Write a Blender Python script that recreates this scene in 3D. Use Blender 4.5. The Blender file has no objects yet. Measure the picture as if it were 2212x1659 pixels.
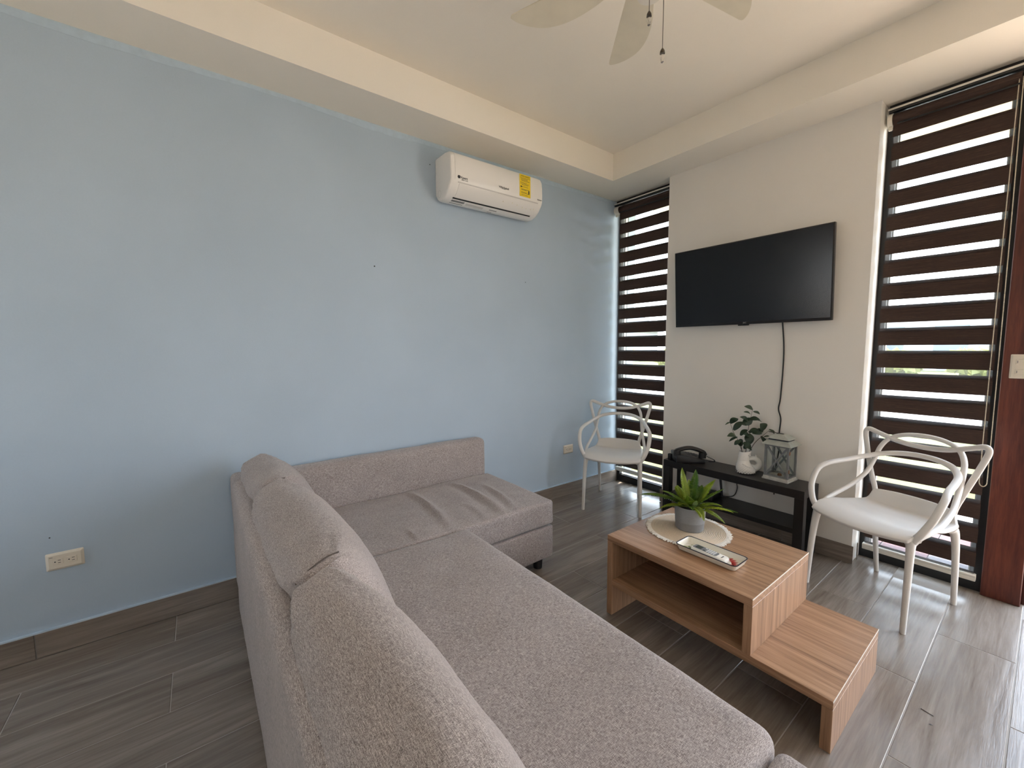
import bpy, bmesh, math, random
from mathutils import Vector, Matrix, noise
random.seed(7)
PI = math.pi
R = math.radians
scn = bpy.context.scene
C = scn.collection

# ------------------------------------------------------------------ camera
CAM = (2.5125, -3.0145, 1.288)
YAW, PITCH, ROLL, FPX = 0.9195, 0.0885, -0.0068, 891.96
def cam_axes():
    f = Vector((-math.sin(YAW)*math.cos(PITCH), math.cos(YAW)*math.cos(PITCH), -math.sin(PITCH)))
    r = Vector((math.cos(YAW), math.sin(YAW), 0)); u = r.cross(f)
    return (r*math.cos(ROLL)+u*math.sin(ROLL), u*math.cos(ROLL)-r*math.sin(ROLL), f)
_r, _u, _f = cam_axes()
cam_d = bpy.data.cameras.new('camera'); cam = bpy.data.objects.new('camera', cam_d); C.objects.link(cam)
cam_d.sensor_fit = 'HORIZONTAL'; cam_d.sensor_width = 36; cam_d.lens = 36*FPX/2212
cam_d.clip_start = 0.02; cam_d.clip_end = 300
M = Matrix((( _r.x, _u.x, -_f.x, CAM[0]), (_r.y, _u.y, -_f.y, CAM[1]), (_r.z, _u.z, -_f.z, CAM[2]), (0,0,0,1)))
cam.matrix_world = M
scn.camera = cam

# ------------------------------------------------------------------ world, sun, exposure
SKY = 8.0
SUN = 22.0
w = bpy.data.worlds.new('sky'); scn.world = w; w.use_nodes = True
nt = w.node_tree; nt.nodes.clear()
o_ = nt.nodes.new('ShaderNodeOutputWorld'); b_ = nt.nodes.new('ShaderNodeBackground')
tc = nt.nodes.new('ShaderNodeTexCoord'); sx = nt.nodes.new('ShaderNodeSeparateXYZ'); rp = nt.nodes.new('ShaderNodeValToRGB')
rp.color_ramp.elements[0].position = 0.0; rp.color_ramp.elements[0].color = (0.95, 0.97, 1.0, 1)
rp.color_ramp.elements[1].position = 0.7; rp.color_ramp.elements[1].color = (0.62, 0.78, 1.0, 1)
nt.links.new(tc.outputs['Generated'], sx.inputs[0]); nt.links.new(sx.outputs['Z'], rp.inputs[0])
nt.links.new(rp.outputs[0], b_.inputs[0]); b_.inputs[1].default_value = SKY
nt.links.new(b_.outputs[0], o_.inputs[0])
sd = bpy.data.lights.new('sun', 'SUN'); sd.energy = SUN; sd.angle = R(0.6); sd.color = (1.0, 0.93, 0.85)
so = bpy.data.objects.new('sun', sd); C.objects.link(so)
so.rotation_euler = Vector((0.10, -0.36, -0.93)).to_track_quat('-Z', 'Y').to_euler()
scn.view_settings.view_transform = 'Standard'; scn.view_settings.look = 'None'
scn.view_settings.exposure = 0.35; scn.view_settings.gamma = 1; scn.view_settings.use_curve_mapping = False
scn.cycles.max_bounces = 10; scn.cycles.diffuse_bounces = 6; scn.cycles.transparent_max_bounces = 24
scn.cycles.sample_clamp_indirect = 8.0; scn.cycles.caustics_reflective = False; scn.cycles.caustics_refractive = False
def portal(name, loc, rot, sxx, syy):
    d = bpy.data.lights.new(name, 'AREA'); d.shape = 'RECTANGLE'; d.size = sxx; d.size_y = syy
    d.cycles.is_portal = True
    ob = bpy.data.objects.new(name, d); C.objects.link(ob); ob.location = loc; ob.rotation_euler = rot
portal('portal_door', (3.40, 0.30, 1.20), (R(-90), 0, 0), 1.80, 2.42)
portal('portal_back', (0.425, -5.30, 1.45), (R(90), 0, 0), 0.55, 1.2)
portal('portal_side', (4.72, -3.1, 1.50), (R(90), 0, R(90)), 0.8, 1.0)

# ------------------------------------------------------------------ constants of the room
H1, H2 = 2.60, 2.8036
XB, YB = 0.2925, 0.3007
W1, W2 = 0.6036, 1.8602
BH, YW = 0.107, 0.163
XR, YBK = 4.60, -5.20
ZT0, PER = 2.424, 0.1265           # blind bands

# ------------------------------------------------------------------ material helpers
MATS = {}
def new_mat(name):
    m = bpy.data.materials.new(name); m.use_nodes = True; MATS[name] = m
    t = m.node_tree; b = t.nodes['Principled BSDF']
    return m, t, b
def N(t, kind, **kw):
    n = t.nodes.new('ShaderNode'+kind)
    for k, v in kw.items(): setattr(n, k, v)
    return n
def coords(t, scale=(1,1,1), kind='Object', rnd=False):
    tcn = N(t, 'TexCoord'); mp = N(t, 'Mapping'); mp.inputs['Scale'].default_value = scale
    if rnd:
        oi = N(t, 'ObjectInfo'); mul = N(t, 'VectorMath', operation='SCALE'); mul.inputs[0].default_value = (13.1, 7.7, 3.3)
        t.links.new(oi.outputs['Random'], mul.inputs['Scale'])
        add = N(t, 'VectorMath', operation='ADD'); t.links.new(tcn.outputs[kind], add.inputs[0]); t.links.new(mul.outputs[0], add.inputs[1])
        t.links.new(add.outputs[0], mp.inputs['Vector'])
    else:
        t.links.new(tcn.outputs[kind], mp.inputs['Vector'])
    return mp.outputs[0]
def ramp(t, src, stops):
    r = N(t, 'ValToRGB'); e = r.color_ramp.elements
    e[0].position, e[0].color = stops[0][0], (*stops[0][1], 1)
    e[1].position, e[1].color = stops[-1][0], (*stops[-1][1], 1)
    for p, c in stops[1:-1]:
        k = e.new(p); k.color = (*c, 1)
    t.links.new(src, r.inputs[0]); return r.outputs[0]
def noise_n(t, vec, scale=1, detail=3, rough=0.5, dist=0):
    n = N(t, 'TexNoise'); n.inputs['Scale'].default_value = scale; n.inputs['Detail'].default_value = detail
    n.inputs['Roughness'].default_value = rough; n.inputs['Distortion'].default_value = dist
    t.links.new(vec, n.inputs['Vector']); return n.outputs[0]
def math_n(t, op, a, b):
    n = N(t, 'Math', operation=op)
    for i, v in enumerate((a, b)):
        if isinstance(v, (int, float)): n.inputs[i].default_value = v
        else: t.links.new(v, n.inputs[i])
    return n.outputs[0]
def bump(t, b, h, strength=0.2, dist=0.002):
    n = N(t, 'Bump'); n.inputs['Strength'].default_value = strength; n.inputs['Distance'].default_value = dist
    t.links.new(h, n.inputs['Height']); t.links.new(n.outputs[0], b.inputs['Normal'])
def plain(name, col, rough=0.5, metal=0.0, bmp=0, bscale=200, spec=None, var=0.0):
    m, t, b = new_mat(name)
    b.inputs['Base Color'].default_value = (*col, 1); b.inputs['Roughness'].default_value = rough; b.inputs['Metallic'].default_value = metal
    if spec is not None: b.inputs['Specular IOR Level'].default_value = spec
    if var or bmp:
        v = coords(t); n = noise_n(t, v, bscale, 3)
        if var:
            c = ramp(t, n, [(0.3, tuple(x*(1-var) for x in col)), (0.7, tuple(min(1, x*(1+var)) for x in col))])
            t.links.new(c, b.inputs['Base Color'])
        if bmp: bump(t, b, n, bmp, 0.002)
    return m

# plaster walls
def plaster(name, col, mottled=0.04, bmp=0.10, rough=0.8):
    m, t, b = new_mat(name); v = coords(t)
    n1 = noise_n(t, v, 1.6, 4); n2 = noise_n(t, v, 140, 4, 0.6)
    s = math_n(t, 'ADD', math_n(t, 'MULTIPLY', n1, 0.75), math_n(t, 'MULTIPLY', n2, 0.25))
    t.links.new(ramp(t, s, [(0.35, tuple(x*(1-mottled) for x in col)), (0.65, tuple(x*(1+mottled) for x in col))]), b.inputs['Base Color'])
    b.inputs['Roughness'].default_value = rough
    bump(t, b, n2, bmp, 0.003); return m
plaster('blue_paint', (0.425, 0.52, 0.62)); plaster('cream_paint', (0.79, 0.755, 0.70), 0.02, 0.12)
plaster('ceiling_paint', (0.85, 0.80, 0.71), 0.02, 0.12)
plain('blue_strip', (0.46, 0.565, 0.66), 0.8, var=0.05, bscale=30)
# wood-look porcelain planks
m, t, b = new_mat('tile'); v = coords(t, (1, 1, 1), rnd=True)
mp1 = N(t, 'Mapping'); mp1.inputs['Scale'].default_value = (22, 1.6, 1); t.links.new(v, mp1.inputs[0])
mp2 = N(t, 'Mapping'); mp2.inputs['Scale'].default_value = (160, 7, 1); t.links.new(v, mp2.inputs[0])
mp3 = N(t, 'Mapping'); mp3.inputs['Scale'].default_value = (5, 0.9, 1); t.links.new(v, mp3.inputs[0])
n1 = noise_n(t, mp1.outputs[0], 1, 5, 0.6, 0.9); n2 = noise_n(t, mp2.outputs[0], 1, 4, 0.6, 0.4); n3 = noise_n(t, mp3.outputs[0], 1, 3)
s = math_n(t, 'ADD', math_n(t, 'ADD', math_n(t, 'MULTIPLY', n1, 0.5), math_n(t, 'MULTIPLY', n2, 0.22)), math_n(t, 'MULTIPLY', n3, 0.28))
t.links.new(ramp(t, s, [(0.32, (0.128, 0.099, 0.077)), (0.5, (0.218, 0.180, 0.148)), (0.68, (0.325, 0.28, 0.24))]), b.inputs['Base Color'])
t.links.new(ramp(t, n1, [(0.3, (0.17,)*3), (0.7, (0.27,)*3)]), b.inputs['Roughness'])
bump(t, b, math_n(t, 'ADD', n2, n1), 0.22, 0.0015)
plain('grout', (0.34, 0.31, 0.28), 0.85)
# upholstery
def weave(name, lo, mid, hi, k=1.0):
    m, t, b = new_mat(name)
    a = noise_n(t, coords(t, (55*k, 520*k, 520*k)), 1, 2, 0.5); c = noise_n(t, coords(t, (520*k, 55*k, 520*k)), 1, 2, 0.5)
    d = noise_n(t, coords(t, (520*k, 520*k, 55*k)), 1, 2, 0.5); e = noise_n(t, coords(t), 5, 3)
    s = math_n(t, 'MULTIPLY', math_n(t, 'ADD', math_n(t, 'ADD', a, c), d), 0.3)
    s = math_n(t, 'ADD', s, math_n(t, 'MULTIPLY', e, 0.05)); s = math_n(t, 'ADD', s, 0.025)
    t.links.new(ramp(t, s, [(0.40, lo), (0.5, mid), (0.60, hi)]), b.inputs['Base Color'])
    b.inputs['Roughness'].default_value = 0.92; b.inputs['Specular IOR Level'].default_value = 0.15
    b.inputs['Sheen Weight'].default_value = 0.25; b.inputs['Sheen Roughness'].default_value = 0.5
    bump(t, b, s, 0.5, 0.002); return m
weave('fabric', (0.13, 0.106, 0.099), (0.335, 0.288, 0.275), (0.63, 0.57, 0.55), 1.8)
plain('seam', (0.10, 0.08, 0.07), 0.9)
# laminate
def laminate(name, sc, cols, rough=0.42):
    m, t, b = new_mat(name); v = coords(t)
    q = []
    for k, det in ((1, 4), (6, 3)):
        mp = N(t, 'Mapping'); mp.inputs['Scale'].default_value = tuple(x*k for x in sc); t.links.new(v, mp.inputs[0])
        q.append(noise_n(t, mp.outputs[0], 1, det, 0.55, 0.5))
    s = math_n(t, 'ADD', math_n(t, 'MULTIPLY', q[0], 0.65), math_n(t, 'MULTIPLY', q[1], 0.35))
    t.links.new(ramp(t, s, [(0.32, cols[0]), (0.5, cols[1]), (0.68, cols[2])]), b.inputs['Base Color'])
    b.inputs['Roughness'].default_value = rough; bump(t, b, q[1], 0.08, 0.001); return m
OAK = ((0.198, 0.103, 0.052), (0.345, 0.192, 0.104), (0.475, 0.290, 0.170))
laminate('oak_x', (1.8, 58, 58), OAK); laminate('oak_z', (58, 58, 1.7), OAK)
plain('oak_edge', (0.80, 0.72, 0.62), 0.35)
laminate('mahogany', (22, 22, 1.8), ((0.045, 0.008, 0.005), (0.095, 0.020, 0.011), (0.165, 0.040, 0.020)), 0.34)
# blind fabric
m, t, b = new_mat('blind_band')
s = math_n(t, 'ADD', math_n(t, 'MULTIPLY', noise_n(t, coords(t, (5, 400, 400)), 1, 4, 0.6), 0.6), math_n(t, 'MULTIPLY', noise_n(t, coords(t, (40, 900, 900)), 1, 2), 0.4))
t.links.new(ramp(t, s, [(0.36, (0.020, 0.010, 0.007)), (0.55, (0.050, 0.026, 0.019)), (0.70, (0.12, 0.068, 0.045))]), b.inputs['Base Color'])
b.inputs['Roughness'].default_value = 0.85
m, t, b = new_mat('sheer')
tr = N(t, 'BsdfTransparent'); mix = N(t, 'MixShader'); tl = N(t, 'BsdfTranslucent'); tl.inputs[0].default_value = (0.8, 0.78, 0.76, 1)
tr.inputs[0].default_value = (0.93, 0.93, 0.93, 1); mix.inputs[0].default_value = 0.03
t.links.new(tr.outputs[0], mix.inputs[1]); t.links.new(tl.outputs[0], mix.inputs[2]); t.links.new(mix.outputs[0], t.nodes['Material Output'].inputs[0])
def thin_glass(name, tint=(0.97, 0.985, 0.98)):
    m, t, b = new_mat(name)
    tr = N(t, 'BsdfTransparent'); tr.inputs[0].default_value = (*tint, 1); gl = N(t, 'BsdfGlossy'); gl.inputs['Roughness'].default_value = 0.02
    fr = N(t, 'LayerWeight'); fr.inputs[0].default_value = 0.5; mix = N(t, 'MixShader')
    fac = math_n(t, 'ADD', math_n(t, 'MULTIPLY', math_n(t, 'POWER', fr.outputs['Facing'], 4.0), 0.3), 0.012); t.links.new(fac, mix.inputs[0]); t.links.new(tr.outputs[0], mix.inputs[1]); t.links.new(gl.outputs[0], mix.inputs[2])
    t.links.new(mix.outputs[0], t.nodes['Material Output'].inputs[0]); return m
thin_glass('glass')
plain('black_aluminium', (0.010, 0.010, 0.011), 0.45)
plain('aluminium', (0.62, 0.60, 0.56), 0.4, 0.6)
plain('blind_white', (0.74, 0.70, 0.62), 0.5)
plain('chain_beads', (0.62, 0.55, 0.42), 0.45)
plain('chair_plastic', (0.68, 0.655, 0.625), 0.38, bmp=0.05, bscale=350)
plain('black_lacquer', (0.009, 0.0085, 0.009), 0.38)
plain('black_plastic', (0.010, 0.010, 0.011), 0.42)
plain('dark_key', (0.16, 0.16, 0.17), 0.5)
plain('tv_bezel', (0.006, 0.006, 0.007), 0.35)
m, t, b = new_mat('tv_screen'); b.inputs['Base Color'].default_value = (0.003, 0.003, 0.004, 1); b.inputs['Roughness'].default_value = 0.22; b.inputs['Specular IOR Level'].default_value = 0.4
plain('logo_grey', (0.45, 0.45, 0.46), 0.4)
plain('cable_black', (0.012, 0.012, 0.012), 0.5)
plain('ac_white', (0.84, 0.82, 0.79), 0.32)
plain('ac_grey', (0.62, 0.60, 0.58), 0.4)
plain('ac_dark', (0.015, 0.015, 0.015), 0.6)
plain('ink', (0.03, 0.03, 0.035), 0.5)
plain('sticker_yellow', (0.85, 0.62, 0.015), 0.5)
plain('sticker_grey', (0.22, 0.22, 0.22), 0.5)
plain('gold_tape', (0.90, 0.86, 0.72), 0.25)
plain('outlet_plastic', (0.72, 0.66, 0.56), 0.4)
plain('fan_blade', (0.72, 0.66, 0.52), 0.5, var=0.04, bscale=12)
plain('fan_metal', (0.70, 0.66, 0.58), 0.35)
plain('dark_metal', (0.10, 0.085, 0.07), 0.35, 0.8)
m, t, b = new_mat('crystal'); b.inputs['Base Color'].default_value = (0.9, 0.88, 0.84, 1); b.inputs['Roughness'].default_value = 0.05; b.inputs['Transmission Weight'].default_value = 0.85
plain('pot_grey', (0.21, 0.21, 0.215), 0.6, bmp=0.08, bscale=120, var=0.05)
plain('soil', (0.02, 0.014, 0.01), 0.95, bmp=0.5, bscale=120)
def leaf_mat(name, cols, trans=0.25, rough=0.45):
    m, t, b = new_mat(name); oi = N(t, 'ObjectInfo'); n = noise_n(t, coords(t), 30, 2)
    s = math_n(t, 'ADD', math_n(t, 'MULTIPLY', oi.outputs['Random'], 0.6), math_n(t, 'MULTIPLY', n, 0.4))
    c = ramp(t, s, [(0.2, cols[0]), (0.8, cols[1])]); t.links.new(c, b.inputs['Base Color']); b.inputs['Roughness'].default_value = rough
    tl = N(t, 'BsdfTranslucent'); t.links.new(c, tl.inputs[0]); mix = N(t, 'MixShader'); mix.inputs[0].default_value = trans
    t.links.new(b.outputs[0], mix.inputs[1]); t.links.new(tl.outputs[0], mix.inputs[2]); t.links.new(mix.outputs[0], t.nodes['Material Output'].inputs[0]); return m
leaf_mat('fern_leaf', ((0.055, 0.13, 0.010), (0.27, 0.33, 0.020)), 0.35)
leaf_mat('dark_leaf', ((0.012, 0.030, 0.014), (0.030, 0.058, 0.026)), 0.1)
plain('stem_green', (0.06, 0.075, 0.02), 0.6); plain('stem_brown', (0.05, 0.035, 0.025), 0.6)
plain('jute', (0.62, 0.51, 0.39), 0.9, bmp=0.4, bscale=260, var=0.12); plain('cotton', (0.80, 0.75, 0.68), 0.95, bmp=0.3, bscale=200)
plain('porcelain', (0.80, 0.78, 0.74), 0.16); plain('tray_cream', (0.78, 0.74, 0.64), 0.2)
plain('tray_rim', (0.02, 0.02, 0.035), 0.3)
plain('print_green', (0.20, 0.26, 0.06), 0.3); plain('print_teal', (0.03, 0.06, 0.065), 0.3); plain('print_red', (0.45, 0.02, 0.015), 0.3)
plain('print_pink', (0.72, 0.25, 0.22), 0.3); plain('print_tan', (0.45, 0.20, 0.09), 0.3); plain('print_leafgrey', (0.42, 0.44, 0.28), 0.3)
plain('handset_cream', (0.80, 0.77, 0.70), 0.35); plain('handset_grey', (0.20, 0.205, 0.21), 0.4); plain('handset_lcd', (0.07, 0.08, 0.075), 0.2)
plain('key_white', (0.75, 0.76, 0.76), 0.4)
plain('lantern_grey', (0.21, 0.215, 0.215), 0.5, 0.3, var=0.12, bscale=40); plain('lantern_roof', (0.40, 0.42, 0.38), 0.5, 0.2, var=0.08, bscale=40); plain('lantern_base', (0.50, 0.49, 0.45), 0.6, var=0.15, bscale=50)
plain('rust', (0.20, 0.09, 0.04), 0.7)
# outside
plain('lawn', (0.095, 0.10, 0.026), 0.95, var=0.25, bscale=3); plain('road', (0.62, 0.60, 0.58), 0.9, var=0.05, bscale=2)
plain('paver_pink', (0.115, 0.052, 0.060), 0.9, var=0.15, bscale=9); plain('paver_grey', (0.11, 0.10, 0.115), 0.9, var=0.1, bscale=9); plain('kerb', (0.60, 0.58, 0.56), 0.9)
plain('house_wall', (0.60, 0.60, 0.62), 0.9); plain('house_grey', (0.30, 0.32, 0.37), 0.9); plain('roof_grey', (0.28, 0.28, 0.31), 0.9); plain('house_window', (0.16, 0.20, 0.25), 0.2)
plain('eave', (0.74, 0.66, 0.52), 0.9, var=0.04, bscale=4)
leaf_mat('bush_yellow', ((0.55, 0.42, 0.04), (0.72, 0.55, 0.08)), 0.5); leaf_mat('bush_green', ((0.28, 0.32, 0.10), (0.50, 0.50, 0.16)), 0.5)
plain('terrace', (0.63, 0.50, 0.39), 0.9, var=0.05, bscale=2)

# ------------------------------------------------------------------ geometry helpers
def origin_of(p):
    v = Vector((0,0,0))
    while p: v += p.location; p = p.parent
    return v
def add(name, bm, mat, parent=None, world=True, smooth=35, loc=None):
    """bmesh -> ONE mesh object; world coordinates are made local to the parent's origin"""
    if parent is not None and world:
        off = origin_of(parent)
        for v_ in bm.verts: v_.co -= off
    me = bpy.data.meshes.new(name); bmesh.ops.recalc_face_normals(bm, faces=bm.faces[:]); bm.to_mesh(me); bm.free()
    me.materials.append(MATS[mat])
    if smooth:
        me.shade_smooth(); me.set_sharp_from_angle(angle=R(smooth))
    ob = bpy.data.objects.new(name, me); C.objects.link(ob)
    if parent is not None: ob.parent = parent
    if loc: ob.location = loc
    return ob
def thing(name, label, cat, loc=(0,0,0), rotz=0, group=None):
    e = bpy.data.objects.new(name, None); C.objects.link(e); e.location = loc; e.rotation_euler = (0,0,rotz)
    e.empty_display_size = 0.05; e['label'] = label; e['category'] = cat
    if group: e['group'] = group
    return e
def tag(o, label, cat, group=None):
    o['label'] = label; o['category'] = cat
    if group: o['group'] = group
    return o
def struct(o): o['kind'] = 'structure'; return o
def bbox(bm, x, y, z, bev=0.0, seg=2):
    vs = [bm.verts.new((x[i], y[j], z[k])) for i in (0,1) for j in (0,1) for k in (0,1)]
    fs = [(0,1,3,2),(4,6,7,5),(0,4,5,1),(2,3,7,6),(0,2,6,4),(1,5,7,3)]
    nf = [bm.faces.new([vs[i] for i in f]) for f in fs]
    if bev:
        es = list({e for f in nf for e in f.edges})
        bmesh.ops.bevel(bm, geom=es, offset=bev, segments=seg, profile=0.5, affect='EDGES')
    return bm
def box(name, x, y, z, mat, parent=None, bev=0.0, world=True, seg=2, smooth=35):
    bm = bmesh.new(); bbox(bm, x, y, z, bev, seg); return add(name, bm, mat, parent, world, smooth)
def smooth_path(pts, n=8, closed=False):
    P = [Vector(p) for p in pts]; out = []; k = len(P)
    rng = k if closed else k-1
    for i in range(rng):
        p0 = P[(i-1) % k] if closed or i > 0 else P[0]*2-P[1]
        p1 = P[i]; p2 = P[(i+1) % k]
        p3 = P[(i+2) % k] if closed or i+2 < k else P[-1]*2-P[-2]
        for j in range(n):
            u = j/n
            out.append(0.5*((2*p1)+(p2-p0)*u+(2*p0-5*p1+4*p2-p3)*u*u+(3*p1-p0-3*p2+p3)*u**3))
    if not closed: out.append(P[-1])
    return out
def sweep(bm, path, rad, n=10, closed=False, caps=True, flat=None, up=None):
    """tube along path; rad: float, list or function(u); flat=(a,b) scales the section along normal / binormal"""
    path = [Vector(p) for p in path]; k = len(path); rings = []
    T = []
    for i in range(k):
        a = path[(i-1) % k] if closed or i > 0 else path[0]; b = path[(i+1) % k] if closed or i < k-1 else path[-1]
        T.append((b-a).normalized() if (b-a).length > 1e-9 else Vector((0,0,1)))
    nrm = up.copy() if up else (Vector((0,0,1)) if abs(T[0].z) < 0.9 else Vector((1,0,0)))
    for i in range(k):
        if up: nrm = up.copy()
        nrm = (nrm-T[i]*nrm.dot(T[i]));
        if nrm.length < 1e-6: nrm = Vector((1,0,0))
        nrm.normalize(); bn = T[i].cross(nrm)
        r = rad(i/max(1, k-1)) if callable(rad) else (rad[i] if isinstance(rad, (list, tuple)) else rad)
        fa, fb = flat if flat else (1, 1)
        rings.append([bm.verts.new(path[i]+nrm*(r*fa*math.cos(2*PI*j/n))+bn*(r*fb*math.sin(2*PI*j/n))) for j in range(n)])
    for i in range(k if closed else k-1):
        A, B = rings[i], rings[(i+1) % k]
        for j in range(n): bm.faces.new((A[j], A[(j+1) % n], B[(j+1) % n], B[j]))
    if caps and not closed:
        bm.faces.new(rings[0][::-1]); bm.faces.new(rings[-1])
    return bm
def lathe(bm, prof, n=32, cx=0, cy=0, ea=1, eb=1):
    rings = []
    for r, z in prof:
        if r < 1e-5: rings.append([bm.verts.new((cx, cy, z))])
        else: rings.append([bm.verts.new((cx+r*ea*math.cos(2*PI*j/n), cy+r*eb*math.sin(2*PI*j/n), z)) for j in range(n)])
    for A, B in zip(rings, rings[1:]):
        for j in range(n):
            q = [A[j % len(A)], A[(j+1) % len(A)], B[(j+1) % len(B)], B[j % len(B)]]
            u = []
            for v_ in q:
                if v_ not in u: u.append(v_)
            if len(u) > 2: bm.faces.new(u)
    return bm
def prism(bm, poly, axis, a, b):
    """extrude a 2D polygon; axis 'y': poly=(x,z); 'x': poly=(y,z); 'z': poly=(x,y)"""
    def P(p, t): return {'x': (t, p[0], p[1]), 'y': (p[0], t, p[1]), 'z': (p[0], p[1], t)}[axis]
    A = [bm.verts.new(P(p, a)) for p in poly]; B = [bm.verts.new(P(p, b)) for p in poly]; n = len(poly)
    bm.faces.new(A); bm.faces.new(B[::-1])
    for i in range(n): bm.faces.new((A[i], A[(i+1) % n], B[(i+1) % n], B[i]))
    return bm
def softbox(lo, hi, r, step=0.04, fn=None):
    """rounded box dense enough to be displaced; fn(p, n) -> offset vector"""
    bm = bmesh.new(); lo, hi = Vector(lo), Vector(hi)
    ax = []
    for k in range(3):
        L = hi[k]-lo[k]; rr = min(r, L*0.49); mid = max(1, int((L-2*rr)/step))
        a = [lo[k]+rr*q for q in (0, 0.12, 0.3, 0.6, 1.0)]
        a += [lo[k]+rr+(L-2*rr)*i/mid for i in range(1, mid)]
        a += [hi[k]-rr*q for q in (1.0, 0.6, 0.3, 0.12, 0)]
        ax.append(a)
    V = {}
    n = [len(a) for a in ax]
    def vert(i, j, k):
        key = (i, j, k)
        if key not in V:
            p = Vector((ax[0][i], ax[1][j], ax[2][k]))
            q = Vector([min(max(p[d], lo[d]+min(r, (hi[d]-lo[d])*0.49)), hi[d]-min(r, (hi[d]-lo[d])*0.49)) for d in range(3)])
            d = p-q
            # cube-corner to sphere
            dn = d.normalized() if d.length > 1e-9 else Vector((0,0,0))
            p2 = q+dn*r if d.length > 1e-9 else p
            if fn: p2 = p2+fn(p2, dn)
            V[key] = bm.verts.new(p2)
        return V[key]
    def quad(a, b, c, d):
        try: bm.faces.new((a, b, c, d))
        except ValueError: pass
    for i in range(n[0]-1):
        for j in range(n[1]-1):
            for k in (0, n[2]-1): quad(vert(i,j,k), vert(i+1,j,k), vert(i+1,j+1,k), vert(i,j+1,k))
    for i in range(n[0]-1):
        for k in range(n[2]-1):
            for j in (0, n[1]-1): quad(vert(i,j,k), vert(i+1,j,k), vert(i+1,j,k+1), vert(i,j,k+1))
    for j in range(n[1]-1):
        for k in range(n[2]-1):
            for i in (0, n[0]-1): quad(vert(i,j,k), vert(i,j+1,k), vert(i,j+1,k+1), vert(i,j,k+1))
    return bm
def text(name, s, size, mat, parent, mtx, extrude=0.0004, bold=0.0):
    cu = bpy.data.curves.new(name, 'FONT'); cu.body = s; cu.size = size; cu.extrude = extrude; cu.offset = bold; cu.align_x = 'CENTER'; cu.align_y = 'CENTER'
    tmp = bpy.data.objects.new(name+'_tmp', cu); C.objects.link(tmp)
    dg = bpy.context.evaluated_depsgraph_get(); dg.update()
    me = bpy.data.meshes.new_from_object(tmp.evaluated_get(dg)); bpy.data.objects.remove(tmp); bpy.data.curves.remove(cu)
    me.name = name; me.materials.clear(); me.materials.append(MATS[mat]); me.transform(mtx)
    ob = bpy.data.objects.new(name, me); C.objects.link(ob); ob.parent = parent
    return ob
def fn3(p, s, seed=0): return noise.noise(Vector((p[0]*s+seed, p[1]*s-seed, p[2]*s+2*seed)))

# ------------------------------------------------------------------ THE SETTING
def bmpanel(name, x, y, z, mat, kind=True):
    o = box(name, x, y, z, mat, None, 0, smooth=0)
    return struct(o) if kind else o
fl = bmpanel('floor', (-0.15, XR+0.15), (YBK-0.15, 0.40), (-0.12, -0.0013), 'grout')
# planks 0.2275 x 0.90 in half bond, running towards the windows
PWD, PLN = 0.2275, 0.904
plank_cache = {}
def plank(x0, x1, y0, y1):
    key = (round(x1-x0, 3), round(y1-y0, 3))
    if key not in plank_cache:
        bm = bmesh.new(); bbox(bm, (-key[0]/2, key[0]/2), (-key[1]/2, key[1]/2), (-0.008, 0.0), 0.0015, 1)
        o = add('plank', bm, 'tile', fl, False, 30); plank_cache[key] = o.data
    else:
        o = bpy.data.objects.new('plank', plank_cache[key]); C.objects.link(o); o.parent = fl
    o.location = ((x0+x1)/2, (y0+y1)/2, 0)
cols = int(XR/PWD)+1
for ci in range(cols):
    x0 = ci*PWD+0.0015; x1 = min((ci+1)*PWD-0.0015, XR)
    y = (0.452 if ci % 2 == 0 else 0.0)
    top = 0.17 if (ci*PWD < 2.5) else 0.30
    while y > YBK:
        a, b2 = max(y-PLN+0.0015, YBK), min(y-0.0015, top)
        if b2-a > 0.03 and x1-x0 > 0.02: plank(x0, x1, a, b2)
        y -= PLN
# walls
wl = bmpanel('wall_left', (-0.15, 0.0), (YBK-0.15, 0.40), (-0.001, H2+0.15), 'blue_paint')
bm = bmesh.new()   # brushed paint band under the soffit
pts = []; yy = YBK
edge = []
while yy < 0.16:
    edge.append((yy, H1-0.030-0.020*noise.noise(Vector((yy*1.7, 3.1, 0)))-0.008*noise.noise(Vector((yy*9, 1.1, 0))))); yy += 0.06
top = [(p[0], H1) for p in edge][::-1]
prism(bm, edge+top, 'x', 0.0, 0.0012); add('paint_band', bm, 'blue_strip', wl, False, 0)
for k, (yy, zz, rr) in enumerate(((-2.132, 1.779, 0.0042), (-0.963, 1.787, 0.003), (-1.751, 2.46, 0.003), (-3.55, 0.503, 0.0026))):
    bm = bmesh.new(); sweep(bm, [(0.0, yy, zz), (0.0016, yy, zz)], rr, 10); add('nail_hole', bm, 'ink', wl, False)
wc = bmpanel('wall_center', (W1, W2), (0.0, 0.26), (-0.004, H1+0.05), 'cream_paint')
bmpanel('wall_front', (4.43, XR+0.15), (0.0, 0.26), (-0.004, H2+0.15), 'cream_paint')
bmpanel('wall_lintel', (2.36, 4.43), (0.165, 0.26), (2.47, H1+0.05), 'cream_paint')
def wall_with_hole(name, axis, at, u0, u1, hu0, hu1, hz0, hz1, mat):
    bm = bmesh.new()
    for (a, b2, z0, z1) in ((u0, hu0, -0.004, H2+0.15), (hu1, u1, -0.004, H2+0.15), (hu0, hu1, hz1, H2+0.15), (hu0, hu1, -0.004, hz0)):
        if b2-a < 1e-3 or z1-z0 < 0.006: continue
        if axis == 'x': bbox(bm, at, (a, b2), (z0, z1))
        else: bbox(bm, (a, b2), at, (z0, z1))
    return struct(add(name, bm, mat, None, False, 0))
wall_with_hole('wall_back', 'y', (YBK-0.15, YBK), 0.0, XR, 0.15, 0.70, 0.85, 2.05, 'cream_paint')
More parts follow.
